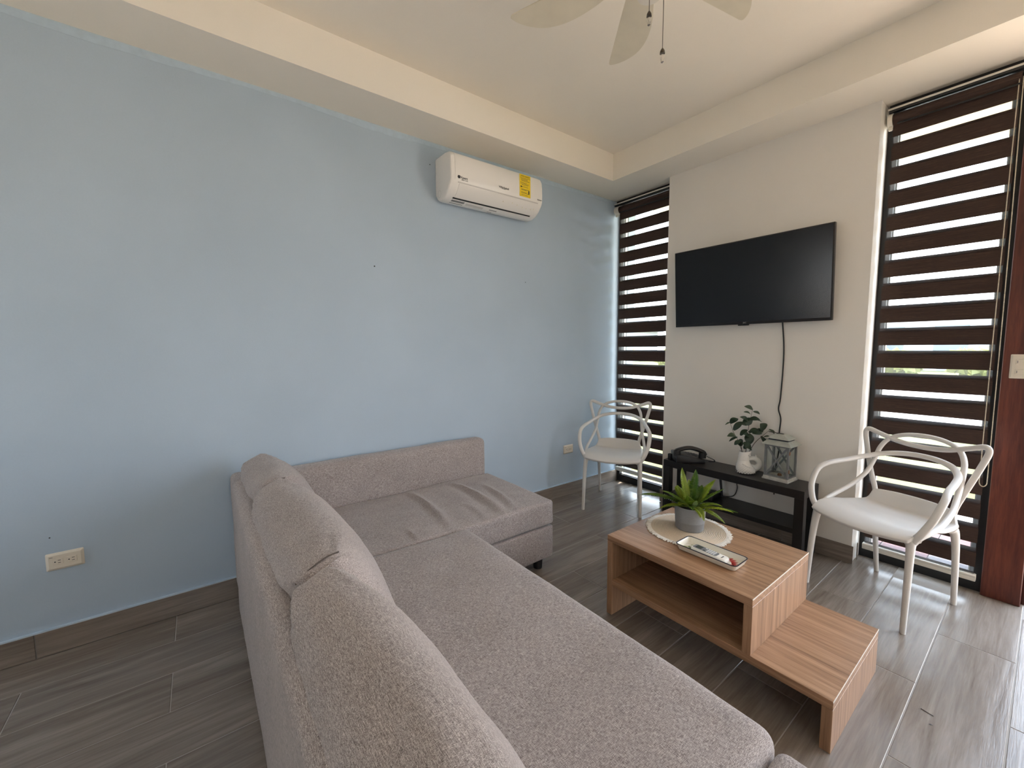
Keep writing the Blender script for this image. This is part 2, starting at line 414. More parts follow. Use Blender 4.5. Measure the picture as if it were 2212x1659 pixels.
wall_with_hole('wall_right', 'x', (XR, XR+0.15), YBK-0.15, 0.26, -3.5, -2.7, 1.0, 2.00, 'cream_paint')
bmpanel('ceiling', (-0.15, XR+0.15), (YBK-0.15, 0.40), (H2, H2+0.15), 'ceiling_paint')
bmpanel('trim_1', (0.0, XB), (YBK, 0.26), (H1, H2), 'ceiling_paint')
bmpanel('trim_2', (XB, XR), (-YB, 0.26), (H1, H2), 'ceiling_paint')
# baseboards of the same tile, laid lengthwise
def baseboard(name, x, y, along):
    bm = bmesh.new(); bbox(bm, (x[0]+(0.0 if along == 'y' else 0), x[1]-(0.003 if along == 'y' else 0)), y, (0, BH-0.004))
    return struct(add(name, bm, 'grout', None, False, 0))
bl = baseboard('baseboard_left', (0.0, 0.012), (YBK, 0.163), 'y')
def tile_piece(parent, x, y, z, rotate):
    # grain of the 'tile' material runs along local y
    L = (y[1]-y[0]) if rotate == 'y' else (x[1]-x[0]); Hh = z[1]-z[0]
    bm = bmesh.new(); bbox(bm, (-Hh/2, Hh/2), (-L/2, L/2), (-0.004, 0.0), 0.001, 1)
    o = add('skirting_tile', bm, 'tile', parent, False, 30)
    c = ((x[0]+x[1])/2, (y[0]+y[1])/2, (z[0]+z[1])/2)
    if rotate == 'y': o.rotation_euler = (0, R(90), 0); o.location = (x[1], c[1], c[2])
    elif rotate == 'x': o.matrix_basis = Matrix(((0,1,0,c[0]),(0,0,-1,y[0]),(-1,0,0,c[2]),(0,0,0,1)))
    else: o.rotation_euler = (0, R(90), 0); o.location = (x[1], c[1], c[2])
y = -0.004
ys = [0.163, -0.9, -1.81, -2.715, -3.62, -4.53, YBK]
for a, b2 in zip(ys[1:], ys[:-1]): tile_piece(bl, (0.0, 0.014), (a+0.0015, b2-0.0015), (0.002, BH), 'y')
bm = bmesh.new(); bbox(bm, (0.0, 0.013), (YBK, 0.163), (BH, BH+0.006)); add('caulk_line', bm, 'blue_strip', bl, False, 0)
bc = baseboard('baseboard_center', (W1, W2), (-0.010, 0.0), 'x')
xs = [W1-0.012, 0.90, 1.50, W2+0.012]
for a, b2 in zip(xs[:-1], xs[1:]): tile_piece(bc, (a+0.0015, b2-0.0015), (-0.013, 0.0), (0.002, BH), 'x')
tile_piece(bc, (W2, W2+0.012), (-0.012, YW), (0.002, BH), 'r')

# windows -------------------------------------------------------------
def window(name, x0, x1, z0, z1, fw=0.045, y0=YW, y1=0.235):
    bm = bmesh.new()
    for bx in (((x0, x0+fw), (y0, y1), (z0, z1)), ((x1-fw, x1), (y0, y1), (z0, z1)), ((x0+fw, x1-fw), (y0, y1), (z0, z0+fw+0.02)), ((x0+fw, x1-fw), (y0, y1), (z1-fw, z1))): bbox(bm, *bx)
    o = struct(add(name, bm, 'black_aluminium', None, False, 0))
    box('pane', (x0+fw-0.005, x1-fw+0.005), ((y0+y1)/2-0.003, (y0+y1)/2+0.003), (z0+fw, z1-fw+0.005), 'glass', o, smooth=0)
    bm = bmesh.new()   # thin light gasket
    g = 0.006
    for bx in (((x0+fw, x0+fw+g), (y0+0.025, y1-0.02), (z0+fw+.02, z1-fw)), ((x1-fw-g, x1-fw), (y0+0.025, y1-0.02), (z0+fw+.02, z1-fw)), ((x0+fw, x1-fw), (y0+0.02, y1-0.02), (z0+fw+0.02, z0+fw+0.02+g))): bbox(bm, *bx)
    add('gasket', bm, 'aluminium', o, True, 0)
    return o
window('window_1', 0.0, W1, 0.0, H1)
window('window_2', W2, 2.36, 0.0, H1)
def added_window(name, axis, at, u0, u1, z0, z1, n):  # unseen windows, added only to bring daylight into the room
    bm = bmesh.new(); fw = 0.06
    def B(a, b2, c, d):
        if axis == 'y': bbox(bm, (a, b2), at, (c, d))
        else: bbox(bm, at, (a, b2), (c, d))
    B(u0, u1, z0, z0+fw); B(u0, u1, z1-fw, z1)
    for i in range(n+1):
        c = u0+(u1-u0)*i/n; a = min(max(c-fw/2, u0), u1-fw); B(a, a+fw, z0+fw, z1-fw)
    o = struct(add(name, bm, 'black_aluminium', None, False, 0))
    m = (at[0]+at[1])/2
    for i in range(n):
        a = u0+(u1-u0)*i/n+fw/2; b2 = u0+(u1-u0)*(i+1)/n-fw/2
        if axis == 'y': box('pane', (a, b2), (m-0.003, m+0.003), (z0+fw, z1-fw), 'glass', o, smooth=0)
        else: box('pane', (m-0.003, m+0.003), (a, b2), (z0+fw, z1-fw), 'glass', o, smooth=0)
added_window('added_window_back', 'y', (YBK-0.10, YBK-0.05), 0.15, 0.70, 0.85, 2.05, 1)  # added behind the camera for daylight from the back
added_window('added_window_side', 'x', (XR+0.05, XR+0.10), -3.5, -2.7, 1.0, 2.00, 1)  # added out of view for daylight from the side
# doorway: mahogany frame, unseen far side widened to let in more sky light
bm = bmesh.new(); bbox(bm, (2.36, 2.492), (0.125, 0.26), (0.0, H1), 0.003, 1)
dj = struct(add('door_1', bm, 'mahogany', None, False, 30))
box('stop', (2.492, 2.512), (0.168, 0.26), (0.0, 2.47), 'mahogany', dj, 0.002)
box('post', (4.30, 4.43), (0.125, 0.26), (0.0, H1), 'mahogany', dj, 0.003)
box('head', (2.492, 4.30), (0.125, 0.165), (2.38, H1), 'mahogany', dj, 0.003)
box('threshold', (2.50, 4.30), (0.30, 0.38), (-0.02, 0.004), 'mahogany', dj, 0.002)

# ------------------------------------------------------------------ ROLLER BLINDS
def blind(label, x0, x1, rx0, rx1, zb, chain_x=None, cap=True, seed=1):
    t = thing('roller_blind', label, 'blind', ((x0+x1)/2, 0.10, zb))
    yf, yr = 0.100, 0.116
    box('mounting_rail', (rx0, rx1), (0.072, 0.135), (H1-0.040, H1-0.030), 'blind_white', t, 0.001)
    box('rail_light_block', (rx0, rx1), (0.112, 0.160), (H1-0.0298, H1-0.0005), 'black_aluminium', t, 0)  # added strip that blocks light leaking over the rail
    box('head_cover', (rx0+0.004, rx1-0.004), (0.074, 0.13), (H1-0.052, H1-0.0402), 'black_aluminium', t, 0.001)
    bm = bmesh.new(); sweep(bm, [(x0, 0.104, H1-0.085), (x1, 0.104, H1-0.085)], 0.030, 28); add('roller', bm, 'blind_band', t)
    bm = bmesh.new(); bbox(bm, (x0+0.02, x1), (0.0745, 0.0800), (H1-0.1215, H1-0.1125), 0.002, 1); add('cover_lip', bm, 'black_aluminium', t)
    if cap:
        bm = bmesh.new(); sweep(bm, [(rx0, 0.104, H1-0.086), (x0-0.001, 0.104, H1-0.086)], 0.036, 24); add('end_cap', bm, 'blind_white', t)
        bm = bmesh.new(); bbox(bm, (rx0+0.004, x0), (0.085, 0.10), (H1-0.142, H1-0.122), 0.003, 1); add('cap_clip', bm, 'blind_white', t)
    zt = ZT0; first = True
    front, rear = [], []
    while zt > zb+0.03:
        top = min(zt+0.0765, H1-0.11); front.append((zt, top if not first else H1-0.105)); first = False
        zt -= PER
    zt = ZT0
    while zt-0.030 > zb+0.005:
        rear.append((max(zt-0.030-0.0765, zb+0.012), zt-0.030)); zt -= PER
    for z0, z1 in front: box('front_band', (x0, x1), (yf, yf+0.0012), (z0, z1), 'blind_band', t, smooth=0)
    for z0, z1 in rear:
        if z1-z0 > 0.004: box('rear_band', (x0+0.002, x1-0.002), (yr, yr+0.0012), (z0, z1), 'blind_band', t, smooth=0)
    bm = bmesh.new()
    zz = [z for f in front for z in f]
    for i in range(len(front)):
        lo = front[i+1][1] if i+1 < len(front) else zb+0.012
        if front[i][0]-lo > 0.002: bbox(bm, (x0+0.003, x1-0.003), (yf+0.0003, yf+0.0006), (lo, front[i][0]))
    add('front_sheer', bm, 'sheer', t, True, 0)
    bm = bmesh.new()
    for i in range(len(rear)-1): bbox(bm, (x0+0.004, x1-0.004), (yr+0.0003, yr+0.0006), (rear[i+1][1], rear[i][0]))
    bbox(bm, (x0+0.004, x1-0.004), (yr+0.0003, yr+0.0006), (rear[0][1], H1-0.11))
    add('rear_sheer', bm, 'sheer', t, True, 0)
    br = box('bottom_rail', (x0-0.006, x1+0.006), (0.094, 0.124), (zb-0.022, zb+0.012), 'blind_white', t, 0.003)
    box('rail_groove', (x0-0.004, x1+0.004), (0.0932, 0.0945), (zb+0.000, zb+0.004), 'aluminium', br, 0)
    if chain_x:
        cx, zlow, yc = chain_x
        for nm, dx in (('bead_chain', 0),):
            path = []
            zz = H1-0.09
            n = int((zz-zlow-0.02)/0.0062)
            bm = bmesh.new()
            pth = []
            for i in range(n+1): pth.append(Vector((cx-0.013+0.010*(1-i/n)**2*0.6, yc, zz-(zz-zlow-0.02)*i/n)))
            for i in range(1, 12): a = PI*i/12; pth.append(Vector((cx-0.013*math.cos(a), yc, zlow+0.02-0.022*math.sin(a))))
            for i in range(n+1): pth.append(Vector((cx+0.013-0.008*(i/n)**2, yc, zlow+0.02+(zz-zlow-0.02)*i/n)))
            sweep(bm, pth[::3], 0.0008, 5)
            for p in pth:
                bmesh.ops.create_icosphere(bm, subdivisions=1, radius=0.0026, matrix=Matrix.Translation(p))
            add('bead_chain', bm, 'chain_beads', t)
    return t
blind('dark brown striped roller blind beside the blue wall', 0.050, 0.585, 0.006, 0.598, 0.142)
blind('dark brown striped roller blind with a bead chain beside the red wood door frame', 1.893, 2.337, 1.872, 2.352, 0.094, (2.338, 0.58, 0.078))

# ------------------------------------------------------------------ SOFA
sofa = thing('sectional_sofa', 'grey-beige fabric corner sofa with chaise along the blue wall', 'sofa', (1.5, -2.45, 0))
def wob(seed, a=0.004, s=5):
    def f(p, n): return n*(a*fn3(p, s, seed))
    return f
add('chaise_base', softbox((0.05, -2.90, 0.070), (0.809, -1.420, 0.258), 0.012, 0.10, wob(1, 0.003)), 'fabric', sofa)
def FOLDS(fold):
    return (fold((0.17, -1.734), (0.80, -1.755), 0.022, 0.016)+fold((0.15, -2.028), (0.80, -2.078), 0.020, 0.012)
            +fold((0.33, -1.602), (0.79, -1.680), 0.018, 0.012)+fold((0.66, -2.25), (0.80, -2.25), 0.012, 0.007, 0)+fold((0.55, -1.86), (0.80, -1.88), 0.016, 0.006, 0.01))
def crease(p, n):
    x, y, z = p
    if z < 0.33: return n*0.003*fn3(p, 6, 2)
    d = 0.006*fn3(p, 4, 2)+0.003*fn3(p, 13, 2)
    # long folds running across the chaise towards its front edge
    def fold(a, b, wd, h, bow=0.02):
        ax_, ay_ = a; bx_, by_ = b; L = math.hypot(bx_-ax_, by_-ay_); ux, uy = (bx_-ax_)/L, (by_-ay_)/L
        tt = ((x-ax_)*ux+(y-ay_)*uy)/L
        if tt < 0 or tt > 1: return 0
        s_ = -(x-ax_)*uy+(y-ay_)*ux-bow*math.sin(PI*tt)
        w2 = wd*(0.8+0.4*tt); e = math.sin(PI*tt)**0.6
        return h*e*(math.exp(-(s_/w2)**2)-0.45*math.exp(-((s_+1.9*w2)/(1.3*w2))**2))
    d += FOLDS(fold)
    cx = max(0.0, 1-((x-0.46)/0.36)**2); cy = max(0.0, 1-((y+2.1)/0.75)**2)
    d += 0.010*cx*cy-0.014
    return Vector((0, 0, d))
add('chaise_cushion', softbox((0.128, -2.80, 0.266), (0.809, -1.418, 0.420), 0.018, 0.0125, crease), 'fabric', sofa)
def topsoft(seed):
    def f(p, n): return n*(0.004*fn3(p, 4, seed)+0.0015*fn3(p, 14, seed))
    return f
add('chaise_backrest', softbox((0.008, -2.915, 0.070), (0.128, -1.425, 0.657), 0.042, 0.05, topsoft(3)), 'fabric', sofa)
add('corner_backrest', softbox((0.02, -2.915, 0.070), (0.255, -2.850, 0.668), 0.028, 0.05, topsoft(4)), 'fabric', sofa)
add('backrest', softbox((0.262, -2.922, 0.050), (3.05, -2.850, 0.690), 0.034, 0.06, topsoft(5)), 'fabric', sofa)
add('seat_base', softbox((0.83, -2.88, 0.070), (3.05, -2.055, 0.245), 0.015, 0.12, wob(6, 0.003)), 'fabric', sofa)
def seatfn(x0, x1, sink):
    def f(p, n):
        x, y, z = p
        if z < 0.30: return n*0.003*fn3(p, 6, 8)
        u = (x-x0)/(x1-x0); q = max(0, 1-(2*u-1)**4)*max(0, 1-((y+2.4)/0.42)**4)
        d = 0.006*q+0.007*fn3(p, 3.2, 8)+0.0025*fn3(p, 11, 9)-sink
        d -= 0.010*math.exp(-((x-1.78)/0.10)**2)*max(0, math.sin((y+2.7)/0.7*PI)) if -2.7 < y < -2.0 else 0
        return Vector((0, 0, d))
    return f
add('seat_cushion', softbox((0.806, -2.80, 0.250), (2.190, -2.000, 0.414), 0.040, 0.030, seatfn(0.81, 2.19, 0.0)), 'fabric', sofa)
add('seat_cushion', softbox((2.194, -2.80, 0.250), (3.02, -2.022, 0.402), 0.026, 0.040, seatfn(2.19, 3.02, 0.004)), 'fabric', sofa)
# stitched seams on the cushions
def seam(name, pts, r=0.0022):
    bm = bmesh.new(); sweep(bm, smooth_path(pts, 6), r, 6); return add(name, bm, 'seam', sofa)
for (x, y) in ((0.75, -1.49), (0.12, -1.49), (0.75, -2.0), (1.3, -2.12), (2.5, -2.12), (1.0, -2.85), (2.6, -2.85)):
    bm = bmesh.new(); lathe(bm, [(0, 0), (0.026, 0), (0.030, 0.075), (0, 0.075)], 16, x, y); add('leg', bm, 'black_plastic', sofa)

# back cushions -------------------------------------------------------
def cushion(label, cx, cy, cz, wdt, hgt, thk, tilt, yaw, seed, roll=0.0):
    t = thing('back_cushion', label, 'cushion', (cx, cy, cz), 0, 'loose back cushions on the sofa')
    Mx = Matrix.Rotation(R(yaw), 4, 'Z') @ Matrix.Rotation(R(tilt), 4, 'X') @ Matrix.Rotation(R(roll), 4, 'Y')
    hw, hh, ht = wdt/2, hgt/2, thk/2
    def f(p, n):
        u = max(-1, min(1, p.x/hw)); v = max(-1, min(1, p.z/hh))
        prof = 0.36+0.64*((1-abs(u)**2.6)*(1-abs(v)**2.4))**0.55
        q = p.copy(); q.y = p.y*prof
        # edges drawn in between the corners, corners pointed
        q.x *= 1-0.045*(1-v*v); q.z *= 1-0.060*(1-u*u)
        q += n*(0.006*fn3(p, 5, seed)+0.003*fn3(p, 12, seed))
        # folds gathering at the corners
        for sx_, sz_ in ((1,1), (-1,1), (1,-1), (-1,-1)):
            dx, dz = u-sx_, v-sz_; rr = math.hypot(dx, dz)
            if rr < 0.75:
                a = math.atan2(dz, dx); q += n*(0.006*math.cos(a*9+seed)*(1-rr/0.75)*min(1, rr*5))
        return q-p
    bm = softbox((-hw, -ht, -hh), (hw, ht, hh), min(0.055, ht*0.6), 0.028, f)
    bm.transform(Mx); o = add('cover', bm, 'fabric', t, False)
    for sx_ in (1,):
        bm = bmesh.new()
        hy = ht*0.36
        pth = [(sx_*hw*0.90, -hy*1.15, hh*0.90), (sx_*hw*0.915, -hy*0.5, hh*0.958), (sx_*hw*0.915, hy*0.5, hh*0.962), (sx_*hw*0.90, hy*1.15, hh*0.90)]
        sweep(bm, smooth_path(pth, 5), 0.0022, 6); bm.transform(Mx); add('corner_seam', bm, 'seam', t, False)
    return t
cushion('sofa back cushion nearest the blue wall', 0.412, -2.735, 0.585, 0.55, 0.40, 0.25, 26, 2, 3)
cushion('middle one of the three sofa back cushions', 1.072, -2.733, 0.585, 0.83, 0.41, 0.27, 26, 1, 11)
cushion('sofa back cushion nearest the camera', 1.865, -2.750, 0.586, 0.79, 0.40, 0.245, 25, 0.5, 23)

# ------------------------------------------------------------------ COFFEE TABLE
TX0, TXM, TX1, TY0, TY1, TZ1, TZ2 = 1.271, 1.922, 2.166, -1.499, -0.950, 0.178, 0.392
TH = 0.030
ct = thing('coffee_table', 'stepped oak-laminate coffee table with an open shelf', 'table', ((TX0+TX1)/2, (TY0+TY1)/2, 0))
box('upper_top', (TX0, TXM), (TY0, TY1), (TZ2-TH, TZ2), 'oak_x', ct, 0.0012, seg=1)
box('left_panel', (TX0, TX0+TH), (TY0+0.001, TY1-0.001), (0, TZ2-TH-0.0004), 'oak_z', ct, 0.001, seg=1)
box('middle_panel', (TXM-TH, TXM), (TY0+0.001, TY1-0.001), (TZ1+0.0004, TZ2-TH-0.0004), 'oak_z', ct, 0.001, seg=1)
box('lower_top', (TX0+TH+0.0004, TX1), (TY0+0.001, TY1-0.001), (TZ1-TH, TZ1), 'oak_x', ct, 0.0012, seg=1)
box('right_panel', (TX1-TH, TX1), (TY0+0.002, TY1-0.002), (0, TZ1-TH-0.0004), 'oak_z', ct, 0.001, seg=1)
box('back_panel', (TX0+TH+0.0004, TXM-TH-0.0004), (TY1-0.022, TY1-0.004), (TZ1+0.0004, TZ2-TH-0.0004), 'oak_x', ct, 0, seg=1)
box('edge_band', (TXM-0.0005, TXM+0.0008), (TY0, TY1), (TZ2-0.0040, TZ2+0.0004), 'oak_edge', ct, 0)
box('edge_band', (TX1-0.0005, TX1+0.0008), (TY0, TY1), (TZ1-0.0040, TZ1+0.0004), 'oak_edge', ct, 0)

# placemat -------------------------------------------------------------
MX, MY = 1.478, -1.150
pm = thing('placemat', 'round woven jute placemat with a white fringe on the coffee table', 'placemat', (MX, MY, TZ2))
bm = bmesh.new()
prof = [(0, 0.0), (0.0, 0.003)]
nr = 24
for i in range(nr):
    r0 = 0.172*i/nr; r1 = 0.172*(i+1)/nr
    prof += [(r0+(r1-r0)*0.1, 0.0032), (r0+(r1-r0)*0.5, 0.0052), (r0+(r1-r0)*0.9, 0.0032)]
prof += [(0.172, 0.0)]
lathe(bm, prof[1:], 72); bm.verts.ensure_lookup_table(); add('woven_disc', bm, 'jute', pm, False, 60)
bm = bmesh.new()
for i in range(240):
    a = 2*PI*i/240+random.uniform(-.01, .01); L = random.uniform(0.019, 0.028); wd = 0.0036
    d = Vector((math.cos(a), math.sin(a), 0)); tn = Vector((-d.y, d.x, 0))
    sweep(bm, [d*0.170+Vector((0,0,0.003)), d*(0.170+L*0.5)+Vector((0,0,0.0048))+tn*random.uniform(-.002,.002), d*(0.170+L)+Vector((0,0,0.0022))+tn*random.uniform(-.004,.004)], [wd*0.8, wd, wd*0.7], 5, flat=(0.5, 1.0))
add('fringe', bm, 'cotton', pm, False, 60)['kind'] = 'stuff'

# potted fern ----------------------------------------------------------
PX, PY, PZ = 1.478, -1.133, TZ2+0.0056
fern = thing('potted_fern', 'green fern in a round grey pot on the placemat', 'plant', (PX, PY, PZ))
bm = bmesh.new(); lathe(bm, [(0, 0), (0.060, 0), (0.064, 0.003), (0.0675, 0.040), (0.0680, 0.0415), (0.0675, 0.043), (0.0715, 0.112), (0.070, 0.1145), (0.066, 0.1145), (0.0645, 0.100), (0, 0.100)], 48); add('pot', bm, 'pot_grey', fern, False, 40)
bm = bmesh.new(); lathe(bm, [(0, 0.1001), (0.0635, 0.1001), (0.05, 0.106), (0, 0.108)], 24); add('soil', bm, 'soil', fern, False, 60)
def frond(ang, length, rise, droop, width, seed):
    length *= 1.32; width *= 1.75
    rnd = random.Random(seed); bm = bmesh.new()
    d = Vector((math.cos(ang), math.sin(ang), 0)); side = Vector((-d.y, d.x, 0)); n = 27
    base = d*0.018+Vector((0, 0, 0.104)); path = []
    for i in range(n+1):
        u = i/n; path.append(base+d*(length*math.cos(rise)*u*(1-0.12*u*u))+Vector((0, 0, length*(math.sin(rise)*u-droop*u*u)))+side*(0.012*math.sin(u*2.2+seed)*u))
    sweep(bm, path, lambda u: 0.0016*(1-0.75*u)+0.0003, 5)
    for i in range(3, n+1):
        u = i/n; p = path[i]; T = (path[i]-path[i-1]).normalized(); sd = T.cross(Vector((0,0,1)));
        if sd.length < 1e-3: sd = side.copy()
        sd.normalize(); up = sd.cross(T)
        w_ = width*min(1.0, (u-0.05)*4.5)*(1-u**2.4)+0.0025; hl = length/n*0.58
        for s in (-1, 1):
            tip = p+sd*s*w_+T*(hl*0.9)+up*(w_*(0.22+0.1*rnd.random()))-Vector((0,0,w_*0.12))
            m1 = p+sd*s*w_*0.55+up*(w_*0.24)
            v = [bm.verts.new(q) for q in (p-T*hl*0.5, p+T*hl*0.8, m1+T*hl*1.15, tip, m1-T*hl*0.45)]
            bm.faces.new(v)
    return add('frond', bm, 'fern_leaf', fern, False, 0)
random.seed(21)
# direction 0 = +x; the camera sits towards +x,-y
view_a = math.atan2(CAM[1]-PY, CAM[0]-PX); right_a = view_a+PI/2
spec = [(right_a+PI, 0.205, 0.42, 0.30, 0.022), (right_a+PI+0.15, 0.13, 0.75, 0.28, 0.018), (right_a+PI-0.3, 0.11, 0.55, 0.45, 0.017), (right_a+PI+0.8, 0.12, 0.85, 0.25, 0.018),
        (right_a+2.2, 0.145, 1.30, 0.05, 0.019), (right_a+1.4, 0.15, 1.20, 0.10, 0.019), (right_a+0.5, 0.15, 0.88, 0.12, 0.020), (right_a+0.1, 0.15, 0.78, 0.16, 0.019),
        (right_a-0.25, 0.15, 0.30, 0.22, 0.014), (right_a-0.5, 0.135, 0.22, 0.32, 0.013), (right_a-0.1, 0.12, 0.55, 0.36, 0.014), (right_a-0.9, 0.09, 0.45, 0.60, 0.014),
        (view_a, 0.075, 0.75, 0.50, 0.016), (view_a+0.6, 0.08, 0.55, 0.62, 0.014), (view_a-0.7, 0.085, 0.8, 0.45, 0.016), (view_a-1.1, 0.12, 0.35, 0.40, 0.014),
        (view_a+PI, 0.13, 0.9, 0.2, 0.018), (view_a+PI+0.6, 0.13, 0.7, 0.3, 0.018), (view_a+PI-0.6, 0.14, 0.65, 0.3, 0.018), (right_a+PI-0.7, 0.10, 0.95, 0.2, 0.017), (right_a+0.9, 0.11, 1.0, 0.2, 0.017), (view_a-0.2, 0.085, 1.1, 0.2, 0.017), (view_a+0.3, 0.09, 0.95, 0.3, 0.016), (right_a-0.05, 0.16, 0.16, 0.12, 0.012)]
for i, s_ in enumerate(spec): frond(*s_, i*3+1)

# tray and handset -----------------------------------------------------
TRX, TRY = 1.676, -1.316
tray = thing('ceramic_tray', 'cream rectangular ceramic tray with painted leaves on the coffee table', 'tray', (TRX, TRY, TZ2))
def rrect(hx, hy, r, n=6):
    out = []
    for cx, cy, a0 in ((hx-r, hy-r, 0), (-hx+r, hy-r, 90), (-hx+r, -hy+r, 180), (hx-r, -hy+r, 270)):
        for i in range(n+1): a = R(a0+90*i/n); out.append((cx+r*math.cos(a), cy+r*math.sin(a)))
    return out
def loft(bm, rings, cap0=True, cap1=True):
    V = [[bm.verts.new(p) for p in r_] for r_ in rings]; n = len(V[0])
    for A, B in zip(V, V[1:]):
        for j in range(n): bm.faces.new((A[j], A[(j+1) % n], B[(j+1) % n], B[j]))
    if cap0: bm.faces.new(V[0][::-1])
    if cap1: bm.faces.new(V[-1])
    return bm
HX, HY = 0.132, 0.060
def rr(hx, hy, r, z): return [(x, y, z) for x, y in rrect(hx, hy, r)]
bm = bmesh.new(); loft(bm, [rr(HX-0.016, HY-0.016, 0.012, 0.0), rr(HX-0.010, HY-0.010, 0.014, 0.003), rr(HX-0.001, HY-0.001, 0.018, 0.0265), rr(HX-0.0035, HY-0.0035, 0.017, 0.0265), rr(HX-0.013, HY-0.013, 0.012, 0.0065), rr(HX-0.018, HY-0.018, 0.010, 0.005)])
add('dish', bm, 'tray_cream', tray, False, 40)
bm = bmesh.new(); loft(bm, [rr(HX-0.0004, HY-0.0004, 0.019, 0.0255), rr(HX, HY, 0.019, 0.0275), rr(HX-0.004, HY-0.004, 0.017, 0.0280), rr(HX-0.0046, HY-0.0046, 0.016, 0.0262)], False, False); add('rim', bm, 'tray_rim', tray, False, 60)
def blob_print(mat, leaves):
    bm = bmesh.new()
    for (x, y, a, L, wd) in leaves:
        d = Vector((math.cos(a), math.sin(a), 0)); s_ = Vector((-d.y, d.x, 0)); n = 8; z = 0.0054
        top = [Vector((x, y, z))+d*(L*i/n)+s_*(wd*math.sin(PI*i/n)) for i in range(n+1)]; bot = [Vector((x, y, z))+d*(L*i/n)-s_*(wd*math.sin(PI*i/n)) for i in range(1, n)]
        bm.faces.new([bm.verts.new(p) for p in top+bot[::-1]])
    return add('painted_leaf', bm, mat, tray, False, 0)
rnd = random.Random(5)
for _ in range(11): blob_print('print_green', [(-0.094+rnd.uniform(-.012,.014), 0.004+rnd.uniform(-.020,.018), rnd.uniform(0, 6.28), 0.026, 0.0032)])
for k in range(4): blob_print('print_tan', [(-0.072, -0.026, 0.2+0.45*k, 0.026, 0.0032)])
for k in range(9): blob_print('print_leafgrey', [(-0.072+0.016*k, 0.024, 1.0, 0.020, 0.0042)])
blob_print('print_teal', [(-0.012, 0.022, -0.10, 0.064, 0.012)]); blob_print('print_teal', [(-0.062, -0.028, -0.1, 0.034, 0.010)])
for k in range(6): blob_print('print_red', [(0.066+0.004*k, 0.016-0.002*k, 1.3-0.42*k, 0.034, 0.0050)])
for k in range(5): blob_print('print_pink', [(0.084, -0.022, 0.9-0.42*k, 0.028, 0.0036)])
hs = thing('cordless_handset', 'cream and grey cordless phone handset lying in the ceramic tray', 'phone', (TRX+0.004, TRY-0.016, TZ2+0.0066))
HM = Matrix.Rotation(R(-4), 4, 'Z')
bm = bmesh.new(); loft(bm, [rr(0.074, 0.0215, 0.012, 0.0), rr(0.077, 0.0245, 0.014, 0.004), rr(0.077, 0.0245, 0.014, 0.014), rr(0.0745, 0.0225, 0.012, 0.019), rr(0.071, 0.0195, 0.010, 0.0205)]); bm.transform(HM); add('body', bm, 'handset_cream', hs, False, 40)
bm = bmesh.new(); loft(bm, [[(x-0.016, y, z) for x, y, z in rr(0.053, 0.0175, 0.008, z_)] for z_ in (0.0200, 0.0214)]); bm.transform(HM); fc = add('face_plate', bm, 'handset_grey', hs, False, 40)
bm = bmesh.new(); loft(bm, [[(x-0.046, y, z) for x, y, z in rr(0.013, 0.0125, 0.002, z_)] for z_ in (0.0212, 0.0220)]); bm.transform(HM); add('screen', bm, 'handset_lcd', hs, False, 40)
for i in range(4):
    for j in range(3):
        bm = bmesh.new(); cx, cy = -0.006+i*0.0098, -0.0105+j*0.0105
        loft(bm, [[(x+cx, y+cy, z) for x, y, z in rr(0.0034, 0.0038, 0.0015, z_)] for z_ in (0.0212, 0.0226)]); bm.transform(HM); add('key', bm, 'key_white', hs, False, 40)
for cy in (-0.0105, 0.0105):
    bm = bmesh.new(); loft(bm, [[(x-0.0185, y+cy, z) for x, y, z in rr(0.0042, 0.003, 0.001, z_)] for z_ in (0.0212, 0.0224)]); bm.transform(HM); add('soft_key', bm, 'key_white' if cy > 0 else 'print_teal', hs, False, 40)
text('logo', 'vtech', 0.0095, 'ink', hs, HM @ Matrix.Translation((0.056, 0, 0.0208)) @ Matrix.Rotation(R(90), 4, 'Z'))

# ------------------------------------------------------------------ TV BENCH AND WHAT STANDS ON IT
BX0, BX1, BY0, BY1, BZ = 0.774, 1.686, -0.255, -0.016, 0.440
tb = thing('tv_bench', 'low black tv bench against the wall under the television', 'bench', ((BX0+BX1)/2, (BY0+BY1)/2, 0))
box('top', (BX0, BX1), (BY0, BY1), (BZ-0.050, BZ), 'black_lacquer', tb, 0.0015, seg=1)
for x in (BX0, BX1-0.05):
    for y in (BY0, BY1-0.05): box('leg', (x, x+0.05), (y, y+0.05), (0, BZ-0.0504), 'black_lacquer', tb, 0.001, seg=1)
box('shelf', (BX0+0.0504, BX1-0.0504), (BY0+0.004, BY1), (0.170, 0.200), 'black_lacquer', tb, 0.001, seg=1)
LZ = BZ
# router box on the shelf with a leaning antenna
rt = thing('router_box', 'black box with a leaning antenna on the lower shelf of the tv bench', 'router', (1.02, -0.12, 0.2002))
bm = bmesh.new(); bbox(bm, (-0.10, 0.10), (-0.07, 0.07), (0, 0.035), 0.004); add('case', bm, 'black_plastic', rt, False)
bm = bmesh.new(); sweep(bm, [(0.11, 0.05, 0.015), (0.085, 0.06, 0.172)], 0.009, 8, flat=(1, .5)); add('antenna', bm, 'black_plastic', rt, False)
